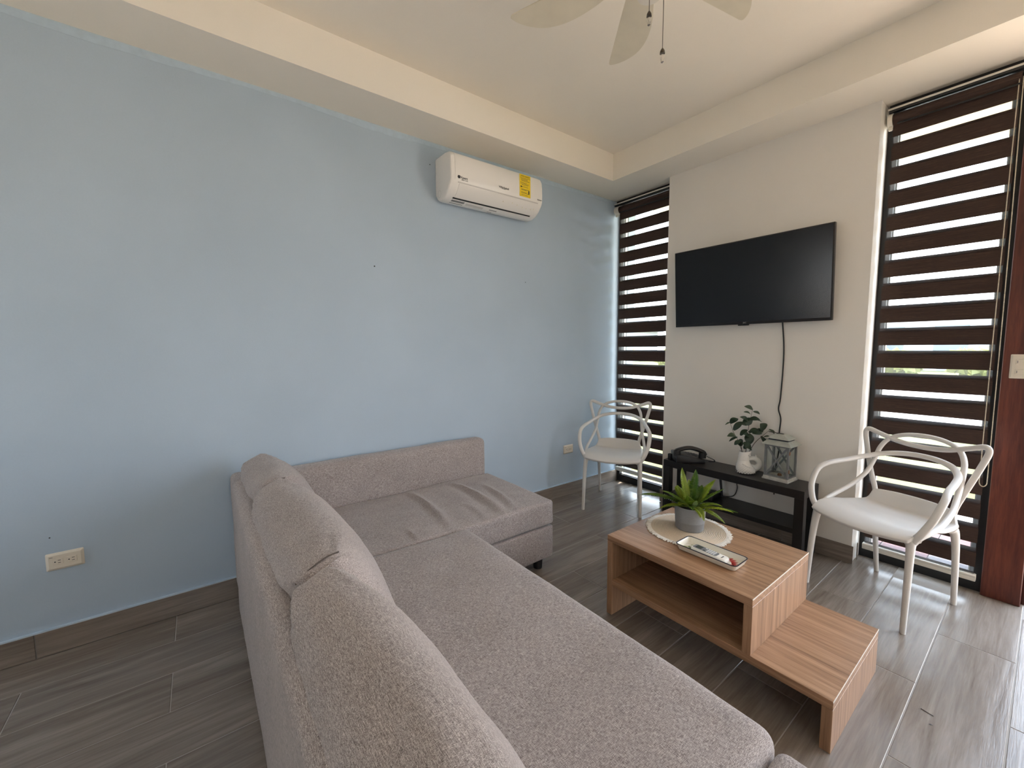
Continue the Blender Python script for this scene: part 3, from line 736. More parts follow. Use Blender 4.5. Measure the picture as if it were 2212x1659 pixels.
# desk telephone
ph = thing('desk_telephone', 'black corded desk telephone on the left end of the tv bench', 'phone', (0.905, -0.150, LZ), R(136))
bm = bmesh.new(); prism(bm, [(-0.10, 0.0), (0.10, 0.0), (0.10, 0.060), (0.06, 0.062), (-0.10, 0.026)], 'x', -0.085, 0.085)
bmesh.ops.bevel(bm, geom=bm.edges[:], offset=0.006, segments=2, profile=0.5, affect='EDGES'); add('body', bm, 'black_plastic', ph, False)
for i in range(4):
    for j in range(3):
        bm = bmesh.new(); bbox(bm, (-0.005+j*0.024, 0.011+j*0.024), (-0.066+i*0.020, -0.054+i*0.020), (0.034+0.2*(i*0.02), 0.0415+0.2*(i*0.02)), 0.002, 1); add('key', bm, 'dark_key', ph, False)
bm = bmesh.new(); sweep(bm, smooth_path([(-0.052, -0.105, 0.058), (-0.052, -0.085, 0.082), (-0.052, 0, 0.108), (-0.052, 0.085, 0.090), (-0.052, 0.105, 0.070)], 6), [0.020]*6+[0.019]*6+[0.018]*12+[0.021]*1, 12, flat=(0.8, 1.25)); hd = add('handset', bm, 'black_plastic', ph, False, 50)
for yy, zz in ((-0.088, 0.056), (0.090, 0.070)):
    bm = bmesh.new(); sweep(bm, [(-0.052, yy, zz+0.018), (-0.052, yy, zz-0.020)], [0.024, 0.026], 16); add('ear_cap', bm, 'black_plastic', hd, False)
bm = bmesh.new()
pth = []
for i in range(140):
    u = i/139; a = u*2*PI*16; c = Vector((-0.06-0.05*math.sin(u*PI), -0.11-0.035*math.sin(u*PI)-0.02*u, 0.050-0.038*u)); pth.append(c+Vector((0.004*math.cos(a), 0.004*math.sin(a)*0.4, 0.004*math.sin(a))))
sweep(bm, pth, 0.0016, 5); add('coiled_cord', bm, 'cable_black', ph, False, 60)
hd2 = tag(box('adapter_plug', (0.800, 0.825), (-0.245, -0.22), (LZ+0.0005, LZ+0.048), 'black_plastic', None, 0.005), 'small black plug standing beside the desk telephone', 'plug')

# fish-shaped vase -----------------------------------------------------
VX, VY = 1.312, -0.128
vs = thing('fish_vase', 'white porcelain fish-shaped vase with a looped tail on the tv bench', 'vase', (VX, VY, LZ), R(50))
bm = bmesh.new()
# body and neck: stacked ellipses, mouth open at the top
ringspec = [(-0.004, 0.0, 0.040, 0.034), (-0.002, 0.008, 0.056, 0.044), (-0.006, 0.024, 0.060, 0.050), (-0.014, 0.042, 0.054, 0.050), (-0.020, 0.060, 0.043, 0.045), (-0.023, 0.078, 0.037, 0.038), (-0.023, 0.094, 0.034, 0.034), (-0.021, 0.110, 0.035, 0.035), (-0.018, 0.126, 0.036, 0.036), (-0.014, 0.142, 0.036, 0.036), (-0.010, 0.152, 0.037, 0.036)]
rings = []
def vring(cx, z, a, b, n=28, tilt=0.0): return [(cx+a*math.cos(2*PI*j/n), b*math.sin(2*PI*j/n), z+tilt*math.cos(2*PI*j/n)) for j in range(n)]
for i, (cx, z, a, b) in enumerate(ringspec): rings.append(vring(cx, z, a, b, tilt=0.010*max(0, (z-0.09)/0.08)))
rings += [vring(-0.010, 0.150, 0.031, 0.030, tilt=0.008), vring(-0.014, 0.122, 0.028, 0.028, tilt=0.006)]
loft(bm, rings); body = add('body', bm, 'porcelain', vs, False, 50)
bm = bmesh.new()  # tail that curls up to the neck and leaves a round hole
tp = smooth_path([(0.020, 0, 0.034), (0.048, 0, 0.030), (0.070, 0, 0.038), (0.080, 0, 0.060), (0.071, 0, 0.084), (0.047, 0, 0.099), (0.018, 0, 0.098), (-0.002, 0, 0.092)], 6)
k = len(tp); sweep(bm, tp, [0.028-0.015*(i/(k-1))-0.003*math.sin(PI*i/(k-1)) for i in range(k)], 16, flat=(0.62, 1.0), up=Vector((0,1,0))); add('tail_loop', bm, 'porcelain', vs, False, 60)
bm = bmesh.new(); sweep(bm, smooth_path([(0.050, 0, 0.098), (0.056, 0, 0.112), (0.052, 0, 0.126)], 4), lambda u: 0.013*(1-u)+0.0015, 10, flat=(0.6, 1.1), up=Vector((0,1,0))); add('tail_fin', bm, 'porcelain', vs, False, 60)
for s in (-1, 1):   # raised scales, fin, gill ring, eye
    bm = bmesh.new()
    for i in range(7):
        for j in range(9):
            z = 0.010+i*0.0085; a = -1.35+j*0.30+(0.15 if i % 2 else 0)
            rx, ry, cx = 0.059-0.012*max(0, (z-0.030)/0.03), 0.050-0.004*max(0, (z-0.045)/0.03), -0.006-0.012*max(0, (z-0.024)/0.036)
            p = Vector((cx+rx*math.sin(a), s*ry*math.cos(a), z)); nrm = Vector((math.sin(a)/rx, s*math.cos(a)/ry, 0)).normalized(); tg = Vector((0,0,1)).cross(nrm)
            q = [p+nrm*0.0005-tg*0.006, p+nrm*0.0022-Vector((0,0,0.005)), p+nrm*0.0005+tg*0.006, p+nrm*0.0004+Vector((0,0,0.005))]
            bm.faces.new([bm.verts.new(v_) for v_ in q])
    add('scales', bm, 'porcelain', vs, False, 0)
    bm = bmesh.new(); sweep(bm, smooth_path([(-0.045, s*0.034, 0.072), (-0.018, s*0.046, 0.056), (0.012, s*0.046, 0.044)], 5), lambda u: 0.008*math.sin(PI*(0.15+0.85*u))+0.001, 8, flat=(1, 0.6)); add('side_fin', bm, 'porcelain', vs, False, 60)
    bm = bmesh.new(); bmesh.ops.create_uvsphere(bm, u_segments=12, v_segments=8, radius=0.007, matrix=Matrix.Translation((-0.004, s*0.034, 0.128))); add('eye', bm, 'porcelain', vs, False, 60)
bm = bmesh.new(); sweep(bm, [Vector(p) for p in vring(-0.022, 0.098, 0.0345, 0.0345, tilt=0.006)], 0.0022, 6, closed=True); add('gill_ridge', bm, 'porcelain', vs, False, 60)

# leafy sprigs in the vase
sp = thing('leafy_sprigs', 'dark green leafy sprigs standing in the fish vase', 'plant', (VX, VY, LZ+0.12))
def leaf(p, d, L, wd, seed, parent=sp):
    rnd = random.Random(seed); d = d.normalized(); s_ = d.cross(VIEW*rnd.uniform(0.5, 1.2)+Vector((0, 0, 1))*rnd.uniform(0.35, 0.9)).normalized(); up = s_.cross(d); bm = bmesh.new(); n = 7
    L1, L2 = [], []
    for i in range(n+1):
        u = i/n; c = p+d*L*u+up*(0.18*L*math.sin(PI*u)); wq = wd*math.sin(PI*min(1, u*0.92+0.08))**0.8
        L1.append(bm.verts.new(c+s_*wq+up*wq*0.15)); L2.append((bm.verts.new(c), bm.verts.new(c-s_*wq+up*wq*0.15)))
    for i in range(n):
        bm.faces.new((L1[i], L1[i+1], L2[i+1][0], L2[i][0])); bm.faces.new((L2[i][0], L2[i+1][0], L2[i+1][1], L2[i][1]))
    return add('leaf', bm, 'dark_leaf', parent, False, 60)
# right axis of the picture seen from the camera, in the horizontal plane
RA = Vector((_r.x, _r.y, 0)).normalized(); DA = Vector((-RA.y, RA.x, 0))
def V3(a, z, dpt=0.0): return RA*(a*1.30-0.012)+DA*dpt+Vector((0, 0, z*1.03))
VIEW = Vector((CAM[0]-VX, CAM[1]-VY, 0)).normalized()
stems = [([(0.0, 0.0, 0), (0.005, 0.10, 0), (0.012, 0.20, 0.0), (0.028, 0.305, 0.0)], [(0.305, -0.9), (0.29, 0.2), (0.275, 2.7), (0.235, 0.1), (0.225, 3.0), (0.17, 2.6)]),
         ([(-0.01, 0.0, 0), (-0.035, 0.09, 0.01), (-0.062, 0.15, 0.01), (-0.085, 0.215, 0.0)], []),
         ([(0.01, 0.0, 0), (0.045, 0.08, 0.0), (0.085, 0.135, -0.01), (0.112, 0.165, -0.01)], []),
         ([(-0.015, 0.0, 0), (-0.03, 0.05, -0.02), (-0.035, 0.10, -0.03)], [])]
for pts_, _l in stems:
    bm = bmesh.new(); sweep(bm, smooth_path([V3(a, z, d) for a, z, d in pts_], 6), lambda u: 0.0024*(1-0.6*u), 6); add('stem', bm, 'stem_brown', sp, False, 60)
lv = [((0.026, 0.30, 0), (-0.035, 0.012), 0.050, 0.014), ((0.018, 0.265, 0), (-0.05, 0.018), 0.045, 0.010), ((0.030, 0.285, 0), (0.05, -0.02), 0.042, 0.009),
      ((0.010, 0.235, 0), (0.05, 0.0), 0.052, 0.016), ((0.035, 0.235, 0), (0.05, -0.018), 0.045, 0.003), ((0.005, 0.225, 0), (-0.06, 0.028), 0.055, 0.014), ((0.012, 0.20, -.01), (-0.01, 0.02), 0.045, 0.030), ((0.0, 0.205, 0), (-0.04, 0.0), 0.035, 0.016),
      ((-0.085, 0.21, 0), (0.04, 0.022), 0.050, 0.020), ((-0.085, 0.215, 0), (-0.04, -0.012), 0.040, 0.005), ((-0.066, 0.165, 0), (0.045, 0.045), 0.065, 0.018), ((-0.055, 0.13, 0), (-0.05, -0.002), 0.052, 0.016), ((-0.045, 0.12, 0), (-0.045, -0.035), 0.048, 0.008),
      ((-0.03, 0.13, 0), (0.045, 0.035), 0.050, 0.015), ((-0.03, 0.11, -.02), (0.0, -0.04), 0.045, 0.020), ((-0.02, 0.09, -.02), (0.03, -0.03), 0.045, 0.018), ((-0.035, 0.10, -.02), (-0.03, -0.03), 0.040, 0.014),
      ((0.005, 0.145, -.01), (0.0, -0.05), 0.060, 0.026), ((0.008, 0.15, -.01), (0.05, 0.012), 0.060, 0.016), ((0.004, 0.13, -.02), (-0.03, 0.01), 0.040, 0.018), ((0.03, 0.145, 0), (0.06, -0.002), 0.050, 0.014),
      ((0.09, 0.165, 0), (-0.02, 0.03), 0.042, 0.030), ((0.085, 0.155, 0), (-0.04, 0.01), 0.035, 0.014), ((0.115, 0.17, 0), (0.035, -0.03), 0.045, 0.008), ((0.075, 0.125, 0), (0.03, -0.05), 0.055, 0.012), ((0.09, 0.12, 0), (0.05, 0.0), 0.035, 0.006), ((0.02, 0.05, -.02), (-0.04, 0.01), 0.035, 0.016), ((-0.02, 0.05, -.02), (0.02, 0.02), 0.035, 0.014)]
for i, (p, d, L, wd) in enumerate(lv):
    rnd = random.Random(i+40); leaf(V3(p[0], p[1], p[2]), RA*d[0]+DA*rnd.uniform(-0.02, 0.02)+Vector((0, 0, d[1])), L*1.25, wd*1.1, i)

# lantern --------------------------------------------------------------
ln = thing('lantern', 'grey metal and glass lantern with crossed bars on the tv bench', 'lantern', (1.500, -0.102, LZ), R(-3))
def lbar(name, a, b, r, parent, mat='lantern_grey', flat=(1, 1)):
    bm = bmesh.new(); sweep(bm, [a, b], r*1.414, 4, flat=flat); 
    return add(name, bm, mat, parent, False, 30)
hx, hy, z0, z1 = 0.064, 0.054, 0.022, 0.228
bm = bmesh.new(); bbox(bm, (-hx-0.012, hx+0.012), (-hy-0.014, hy+0.014), (0.0, 0.010), 0.001, 1); bbox(bm, (-hx-0.007, hx+0.007), (-hy-0.009, hy+0.009), (0.010, 0.022), 0.001, 1); add('base', bm, 'lantern_base', ln, False, 30)
bw = 0.0058
for sx_ in (-1, 1):
    for sy_ in (-1, 1):
        bm = bmesh.new(); bbox(bm, (sx_*hx-bw, sx_*hx+bw), (sy_*hy-bw, sy_*hy+bw), (z0, z1)); add('corner_post', bm, 'lantern_grey', ln, False, 30)
for s in (-1, 1):
    for (name, x, y) in (('front', (-hx+bw, hx-bw), (s*hy-0.004, s*hy+0.004)), ('side', (s*hx-0.004, s*hx+0.004), (-hy+bw, hy-bw))):
        for zz in ((z0, z0+0.011), (z1-0.013, z1)):
            bm = bmesh.new(); bbox(bm, x, y, zz); add('rail', bm, 'lantern_grey', ln, False, 30)
    # crossed bars and glass on the two long faces and the two side faces
    za, zb_ = z0+0.010, z1-0.012
    for q in (-1, 1):
        bm = bmesh.new(); prism(bm, [(q*(-hx+bw)-0.006, za), (q*(-hx+bw)+0.006, za), (q*(hx-bw)+0.006, zb_), (q*(hx-bw)-0.006, zb_)], 'y', s*hy-0.003-0.0005*q, s*hy+0.003-0.0005*q); add('cross_bar', bm, 'lantern_grey', ln, False, 30)
    bm = bmesh.new(); bbox(bm, (-hx+bw, hx-bw), (s*(hy-0.006)-0.001, s*(hy-0.006)+0.001), (z0+0.011, z1-0.013)); add('pane', bm, 'glass', ln, False, 0)
    bm = bmesh.new(); bbox(bm, (s*(hx-0.006)-0.001, s*(hx-0.006)+0.001), (-hy+bw, hy-bw), (z0+0.011, z1-0.013)); add('pane', bm, 'glass', ln, False, 0)
def frustum(bm, a0, b0, zz0, a1, b1, zz1):
    loft(bm, [[(-a0, -b0, zz0), (a0, -b0, zz0), (a0, b0, zz0), (-a0, b0, zz0)], [(-a1, -b1, zz1), (a1, -b1, zz1), (a1, b1, zz1), (-a1, b1, zz1)]]); return bm
bm = bmesh.new(); frustum(bm, hx+0.022, hy+0.022, z1-0.002, hx+0.022, hy+0.022, z1); frustum(bm, hx+0.022, hy+0.022, z1, hx-0.006, hy-0.006, z1+0.026); add('lower_roof', bm, 'lantern_roof', ln, False, 20)
bm = bmesh.new(); bbox(bm, (-hx+0.008, hx-0.008), (-hy+0.008, hy-0.008), (z1+0.0262, z1+0.036)); add('roof_vent', bm, 'ink', ln, False, 20)
bm = bmesh.new(); frustum(bm, hx+0.002, hy+0.002, z1+0.0362, 0.026, 0.030, z1+0.062); up_roof = add('upper_roof', bm, 'lantern_roof', ln, False, 20)
bm = bmesh.new(); sweep(bm, smooth_path([(-0.02, 0, z1+0.062), (-0.045, 0, z1+0.068), (-0.075, 0, z1+0.066), (-0.045, 0.008, z1+0.064), (0.012, 0.004, z1+0.064)], 5), 0.0022, 6); add('handle', bm, 'dark_metal', ln, False, 60)
bm = bmesh.new(); lathe(bm, [(0, 0.0222), (0.012, 0.0222), (0.012, 0.030), (0.008, 0.036), (0, 0.036)], 16); add('candle_cup', bm, 'rust', ln, False, 40)
for zz in (0.060, 0.175):
    bm = bmesh.new(); bbox(bm, (hx+bw, hx+bw+0.003), (-hy-0.002, -hy+0.010), (zz, zz+0.022)); add('hinge', bm, 'rust', ln, False, 20)

# ------------------------------------------------------------------ TELEVISION
tv = thing('television', 'large black flat television mounted on the wall', 'television', (1.218, -0.064, 1.710)); tv.rotation_euler = (R(4.2), 0, 0)
tw, th_ = 0.494, 0.277
bm = bmesh.new(); bbox(bm, (-tw, tw), (-0.014, 0.014), (-th_, th_), 0.003); bez = add('bezel', bm, 'tv_bezel', tv, False)
bm = bmesh.new(); bbox(bm, (-tw+0.008, tw-0.008), (-0.0148, -0.0135), (-th_+0.018, th_-0.008)); add('screen', bm, 'tv_screen', tv, False, 0)
bm = bmesh.new(); bbox(bm, (-tw*0.6, tw*0.6), (0.0142, 0.034), (-th_+0.03, 0.10), 0.01); add('back_cover', bm, 'tv_bezel', tv, False)
bm = bmesh.new(); bbox(bm, (-0.034, 0.034), (-0.013, 0.006), (-th_-0.009, -th_-0.0003), 0.003); add('sensor_tab', bm, 'tv_bezel', tv, False)
text('logo', 'JVC', 0.014, 'logo_grey', bez, Matrix.Translation((0.012, -0.0152, -th_+0.010)) @ Matrix.Rotation(R(90), 4, 'X'))
bm = bmesh.new(); bbox(bm, (-0.12, 0.12), (0.034, 0.046), (-0.12, 0.12), 0.004); add('wall_mount', bm, 'dark_metal', tv, False)
cb = tag(None or add('power_cable', sweep(bmesh.new(), smooth_path([(1.436, -0.016, 1.50), (1.441, -0.010, 1.43), (1.454, -0.007, 1.277), (1.455, -0.007, 1.128), (1.449, -0.007, 0.947), (1.441, -0.007, 0.875), (1.457, -0.007, 0.811), (1.453, -0.007, 0.72), (1.455, -0.007, 0.60), (1.440, -0.007, 0.46), (1.44, -0.008, 0.30)], 6), 0.0042, 8), 'cable_black', None, False, 60), 'black cable hanging down the wall below the television', 'cable')
tag(add('power_cable', sweep(bmesh.new(), smooth_path([(1.18, -0.012, 0.385), (1.20, -0.011, 0.32), (1.205, -0.011, 0.27), (1.18, -0.012, 0.215), (1.12, -0.06, 0.205)], 6), 0.003, 8), 'cable_black', None, False, 60), 'thin black cable looping to the lower shelf of the tv bench', 'cable')
tag(add('power_cable', sweep(bmesh.new(), smooth_path([(1.36, -0.012, 0.385), (1.39, -0.012, 0.365), (1.42, -0.012, 0.36), (1.445, -0.012, 0.385)], 6), 0.0035, 8), 'cable_black', None, False, 60), 'short black cable loop under the tv bench top', 'cable')
tag(add('power_cable', sweep(bmesh.new(), smooth_path([(0.93, -0.30, 0.006), (1.0, -0.31, 0.0045), (1.08, -0.27, 0.0045), (1.16, -0.29, 0.0045), (1.22, -0.20, 0.0045), (1.3, -0.15, 0.0045)], 6), 0.004, 8), 'cable_black', None, False, 60), 'black cable lying on the floor under the tv bench', 'cable')

# ------------------------------------------------------------------ AIR CONDITIONER
AY0, AY1 = -1.712, -0.965
ac = thing('air_conditioner', 'white split air conditioner with a yellow energy label on the blue wall', 'air conditioner', (0.0, (AY0+AY1)/2, 2.23))
prof = [(0.002, 2.505), (0.130, 2.503), (0.165, 2.497), (0.188, 2.484), (0.201, 2.462), (0.206, 2.42), (0.208, 2.36), (0.205, 2.320), (0.196, 2.300), (0.165, 2.262), (0.128, 2.236), (0.085, 2.224), (0.040, 2.226), (0.015, 2.238), (0.002, 2.262)]
bm = bmesh.new()
inset = [(0.022, 0.0), (0.006, 0.5), (0.0, 1.0)]
rings = []
def ring_at(y, k): 
    cx, cz = 0.095, 2.365
    return [((x-cx)*k+cx if x > 0.01 else x, y, (z-cz)*k+cz) for x, z in prof]
for y, k in ((AY0, 0.90), (AY0+0.004, 0.955), (AY0+0.014, 0.99), (AY0+0.026, 1.0), (AY1-0.026, 1.0), (AY1-0.014, 0.99), (AY1-0.004, 0.955), (AY1, 0.90)): rings.append(ring_at(y, k))
loft(bm, rings); add('body', bm, 'ac_white', ac, True, 28)
def on_profile(poly, y0, y1, off, name, mat, thick=0.002, parent=ac):
    bm = bmesh.new(); pl = [Vector((p[0], 0, p[1])) for p in poly]; out, inn = [], []
    for i, p in enumerate(pl):
        t_ = (pl[min(i+1, len(pl)-1)]-pl[max(i-1, 0)]).normalized(); n_ = Vector((t_.z*-1, 0, t_.x)); n_ = n_ if n_.x > 0 or (abs(n_.x) < 0.3 and n_.z < 0) else -n_
        out.append((p.x+n_.x*off, p.z+n_.z*off)); inn.append((p.x-n_.x*thick, p.z-n_.z*thick))
    prism(bm, out+inn[::-1], 'y', y0, y1); return add(name, bm, mat, parent, True, 28)
lip = on_profile([(0.199, 2.305), (0.196, 2.300), (0.165, 2.262), (0.135, 2.241)], AY0+0.060, AY1-0.055, 0.0035, 'louver', 'ac_white')
on_profile([(0.134, 2.240), (0.124, 2.2345)], AY0+0.050, AY1-0.060, 0.0012, 'air_slot', 'ac_dark')
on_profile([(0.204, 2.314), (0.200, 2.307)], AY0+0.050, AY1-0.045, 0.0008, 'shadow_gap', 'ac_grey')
bm = bmesh.new()
for yy in (AY0+0.028,):
    for (x, z), (x2, z2) in zip(prof[:7], prof[1:8]): pass
sweep(bm, [(x+0.0005, AY0+0.0275, z+0.0005 if x < .19 else z) for x, z in prof[1:8]], 0.0008, 5); add('panel_joint', bm, 'ac_grey', ac, True, 60)
bm = bmesh.new(); sweep(bm, [(0.050+0.020*math.cos(a), AY0+0.0006, 2.270+0.022*math.sin(a)) for a in [2*PI*i/24 for i in range(24)]], 0.0012, 5, closed=True); add('pipe_knockout', bm, 'ac_grey', ac, True, 60)
FACE = Matrix(((0,0,1,0),(1,0,0,0),(0,1,0,0),(0,0,0,1)))   # text x->+y, y->+z, facing +x
yl = box('energy_label', (0.2070, 0.2086), (-1.180, -1.084), (2.328, 2.474), 'sticker_yellow', ac, 0)
rnd = random.Random(3)
box('label_frame', (0.2084, 0.2090), (-1.177, -1.087), (2.452, 2.4535), 'ink', yl, 0)
text('label_title', 'EFICIENCIA ENERGETICA', 0.0070, 'ink', yl, Matrix.Translation((0.2089, -1.132+1.3385, 2.463-2.23)) @ FACE)
for i, zz in enumerate((2.445, 2.438, 2.431, 2.419, 2.412, 2.405, 2.392, 2.376, 2.371, 2.356, 2.350, 2.338)):
    a = -1.174+rnd.uniform(0, 0.012); b2 = -1.092-rnd.uniform(0, 0.03)
    box('label_line', (0.2084, 0.2089), (a, b2), (zz, zz+0.0020), 'ink', yl, 0)
box('label_arrow', (0.2084, 0.2090), (-1.104, -1.094), (2.352, 2.374), 'ink', yl, 0); box('label_dot', (0.2084, 0.2090), (-1.172, -1.160), (2.388, 2.397), 'ink', yl, 0)
AL = Vector((0, (AY0+AY1)/2, 2.23))
def act(name, s, size, y, z, x=0.2090, bold=0): return text(name, s, size, 'ink', ac, Matrix.Translation(Vector((x, y, z))-AL) @ FACE, bold=bold)
act('model_text', 'Xpert', 0.022, -1.622, 2.340, 0.2082); act('model_subtext', 'ENERGY SAVER', 0.0068, -1.618, 2.326, 0.2078)
bm = bmesh.new(); sweep(bm, [(0.2066, -1.658, 2.341), (0.2090, -1.658, 2.341)], 0.0095, 20); add('model_mark', bm, 'ink', ac)
act('brand_text', 'Whirlpool', 0.020, -1.315, 2.349, 0.2090)
bm = bmesh.new(); sweep(bm, [(0.2088, -1.315+0.022*math.cos(a), 2.351+0.011*math.sin(a)) for a in [PI*1.05+2*PI*0.55*i/20 for i in range(21)]], 0.0008, 5); add('brand_ring', bm, 'sticker_grey', ac, True, 60)
act('inverter_text', 'Inverter', 0.0125, -1.000, 2.334, 0.2085)
on_profile([(0.112, 2.2305), (0.075, 2.2235)], AY0+0.055, AY0+0.150, 0.0006, 'rating_plate', 'sticker_grey')
on_profile([(0.105, 2.229), (0.085, 2.2245)], AY0+0.165, AY0+0.30, 0.0006, 'notice_plate', 'ac_grey')
for k, yy in enumerate((-1.36, -1.34, -1.355)): on_profile([(0.100-k*0.018, 2.2275-k*0.001), (0.094-k*0.018, 2.2262-k*0.0005)], yy, yy+0.06-0.012*k, 0.0006, 'notice_line', 'sticker_grey')
for yy, zz in ((-1.30, 2.275), (-1.225, 2.28), (-1.18, 2.275), (-1.13, 2.27), (-1.095, 2.268), (-1.055, 2.27), (-1.03, 2.275)):
    xx = 0.165+(zz-2.262)*0.82
    bm = bmesh.new(); sweep(bm, [(xx+0.002, yy, zz-0.002), (xx+0.0048, yy, zz-0.0045)], 0.0035, 8); add('indicator_light', bm, 'gold_tape', ac)

# ------------------------------------------------------------------ OUTLETS AND SWITCH
def outlet(label, yc, zc, half):
    t = thing('wall_outlet', label, 'outlet', (0.0, yc, zc)); hw = half
    bm = bmesh.new(); 
    def rq(k, x): return [(x, a, b2) for a, b2 in rrect(hw-k, 0.037-k, 0.004, 3)]
    loft(bm, [rq(0, 0.0), rq(0, 0.003), rq(0.009, 0.0085)]); add('plate', bm, 'outlet_plastic', t, False, 20)
    for s in (-1, 1):
        cy = s*hw*0.36
        bm = bmesh.new(); bbox(bm, (0.0078, 0.0098), (cy-0.016, cy+0.016), (-0.013, 0.013), 0.0015, 1); f_ = add('socket', bm, 'outlet_plastic', t, False, 20)
        for zz in (0.0055, -0.0055):
            bm = bmesh.new(); bbox(bm, (0.0094, 0.0101), (cy-0.000, cy+0.0085), (zz-0.0011, zz+0.0011)); add('slot', bm, 'ink', f_, False, 0)
        bm = bmesh.new(); sweep(bm, [(0.0094, cy-0.0085, 0), (0.0101, cy-0.0085, 0)], 0.0026, 10); add('earth_hole', bm, 'ink', f_, False, 0)
    bm = bmesh.new(); bbox(bm, (0.0078, 0.0088), (-hw+0.012, -hw+0.022), (0.020, 0.0218)); add('brand_mark', bm, 'ink', t, False, 0)
outlet('cream double outlet low on the blue wall left of the sofa', -3.511, 0.397, 0.057)
outlet('cream double outlet low on the blue wall beside the far chair', -0.491, 0.404, 0.057)
sw = thing('light_switch', 'cream light switch plate on the red wood door frame', 'switch', (2.425, 0.125, 1.180))
bm = bmesh.new(); loft(bm, [[(a, y_, b2) for a, b2 in rrect(0.040-k, 0.058-k, 0.004, 3)] for k, y_ in ((0, 0.0), (0, -0.004), (0.007, -0.008))]); add('plate', bm, 'outlet_plastic', sw, False, 20)
for zz in (0.022, -0.026):
    bm = bmesh.new(); bbox(bm, (-0.022, 0.022), (-0.011, -0.0075), (zz-0.012, zz+0.012), 0.0015, 1); rk = add('rocker', bm, 'outlet_plastic', sw, False, 20)
    bm = bmesh.new(); bbox(bm, (-0.018, -0.0155), (-0.0116, -0.0106), (zz-0.006, zz+0.006)); add('marker', bm, 'sticker_grey', rk, False, 0)

# ------------------------------------------------------------------ WHITE ARMCHAIRS
def mirror(pts): return [(-x, y, z) for x, y, z in pts]+[p for p in pts[::-1]][1:]
def make_chair(label, loc, rot):
    t = thing('plastic_armchair', label, 'chair', loc, rot, 'white plastic armchairs')
    # seat shell
    bm = bmesh.new(); nu, nv = 22, 26; G = []
    for j in range(nv+1):
        v = j/nv; row = []
        yv = -0.238+0.403*(v/0.80) if v < 0.80 else 0.165+0.026*((v-0.80)/0.20)
        hwid = 0.224-0.010*v-0.044*max(0, (v-0.50)/0.50)**1.5
        if v < 0.16: hwid *= 1-0.07*(1-v/0.16)**2.2
        prof = [(0.0, 0.410), (0.05, 0.424), (0.14, 0.431), (0.30, 0.424), (0.52, 0.408), (0.72, 0.401), (0.79, 0.403), (0.86, 0.428), (1.0, 0.494)]
        for (a0, z0_), (a1, z1_) in zip(prof, prof[1:]):
            if a0 <= v <= a1+1e-9: q = (v-a0)/(a1-a0); q = q*q*(3-2*q)*0.5+q*0.5; zc = z0_+(z1_-z0_)*q
        for i in range(nu+1):
            u = -1+2*i/nu
            cf = 1-u*u
            y = yv-0.042*cf*(1-v)**3+0.018*cf*max(0, v-0.7)/0.3
            side = 0.014*abs(u)**3*min(1, max(0, (v-0.05)/0.2))*(1-max(0, (v-0.8)/0.2)*1.6)
            z = zc+side-0.010*cf*(1-v)**5
            row.append(bm.verts.new((u*hwid, y, z)))
        G.append(row)
    for j in range(nv):
        for i in range(nu): bm.faces.new((G[j][i], G[j][i+1], G[j+1][i+1], G[j+1][i]))
    seat = add('seat', bm, 'chair_plastic', t, False, 80)
    md = seat.modifiers.new('shell', 'SOLIDIFY'); md.thickness = 0.020; md.offset = -1; md.use_even_offset = True
    bv = seat.modifiers.new('round', 'BEVEL'); bv.width = 0.007; bv.segments = 2; bv.limit_method = 'ANGLE'
    # legs
    for s in (-1, 1):
        bm = bmesh.new(); sweep(bm, smooth_path([(s*0.196, -0.196, 0.416), (s*0.205, -0.210, 0.390), (s*0.212, -0.226, 0.25), (s*0.217, -0.243, 0.0)], 6), lambda u: 0.0125+0.008*(1-u)+0.020*(1-u)**7, 14, flat=(1, 0.9)); add('leg', bm, 'chair_plastic', t, False, 60)
        bm = bmesh.new(); sweep(bm, smooth_path([(s*0.162, 0.172, 0.404), (s*0.171, 0.192, 0.372), (s*0.171, 0.215, 0.25), (s*0.166, 0.245, 0.0)], 6), lambda u: 0.0120+0.008*(1-u)+0.014*(1-u)**7, 14, flat=(1, 0.9)); add('leg', bm, 'chair_plastic', t, False, 60)
    A = [(0.158, 0.180, 0.400), (0.161, 0.181, 0.450), (0.170, 0.182, 0.505), (0.190, 0.184, 0.570), (0.214, 0.194, 0.650), (0.238, 0.208, 0.735), (0.250, 0.216, 0.785), (0.246, 0.219, 0.808), (0.228, 0.220, 0.812), (0.178, 0.226, 0.793), (0.095, 0.236, 0.766), (0.0, 0.242, 0.757)]
    B = [(0.196, -0.185, 0.398), (0.212, -0.165, 0.428), (0.224, -0.120, 0.448), (0.226, -0.040, 0.472), (0.212, 0.060, 0.515), (0.192, 0.140, 0.580), (0.182, 0.186, 0.655), (0.172, 0.214, 0.725), (0.140, 0.234, 0.778), (0.080, 0.246, 0.806), (0.0, 0.250, 0.815)]
    D = [(0.196, -0.203, 0.392), (0.214, -0.206, 0.425), (0.238, -0.204, 0.466), (0.262, -0.180, 0.535), (0.268, -0.130, 0.608), (0.252, -0.070, 0.640), (0.226, 0.030, 0.655), (0.196, 0.120, 0.672), (0.145, 0.186, 0.694), (0.075, 0.220, 0.708), (0.0, 0.230, 0.712)]
    for nm, P, r in (('ear_rail', A, 0.0128), ('back_arch', B, 0.0135), ('arm_rail', D, 0.0150)):
        bm = bmesh.new(); pth = smooth_path(mirror(P), 6)
        k = len(pth)
        def rad(u, r=r, nm=nm):
            e = abs(2*u-1); return r*(1+(0.30 if nm != 'ear_rail' else 0.12)*max(0, (e-0.8)/0.2)**2)
        sweep(bm, pth, rad, 12, flat=(1.0, 0.82)); add(nm, bm, 'chair_plastic', t, False, 80)
    return t
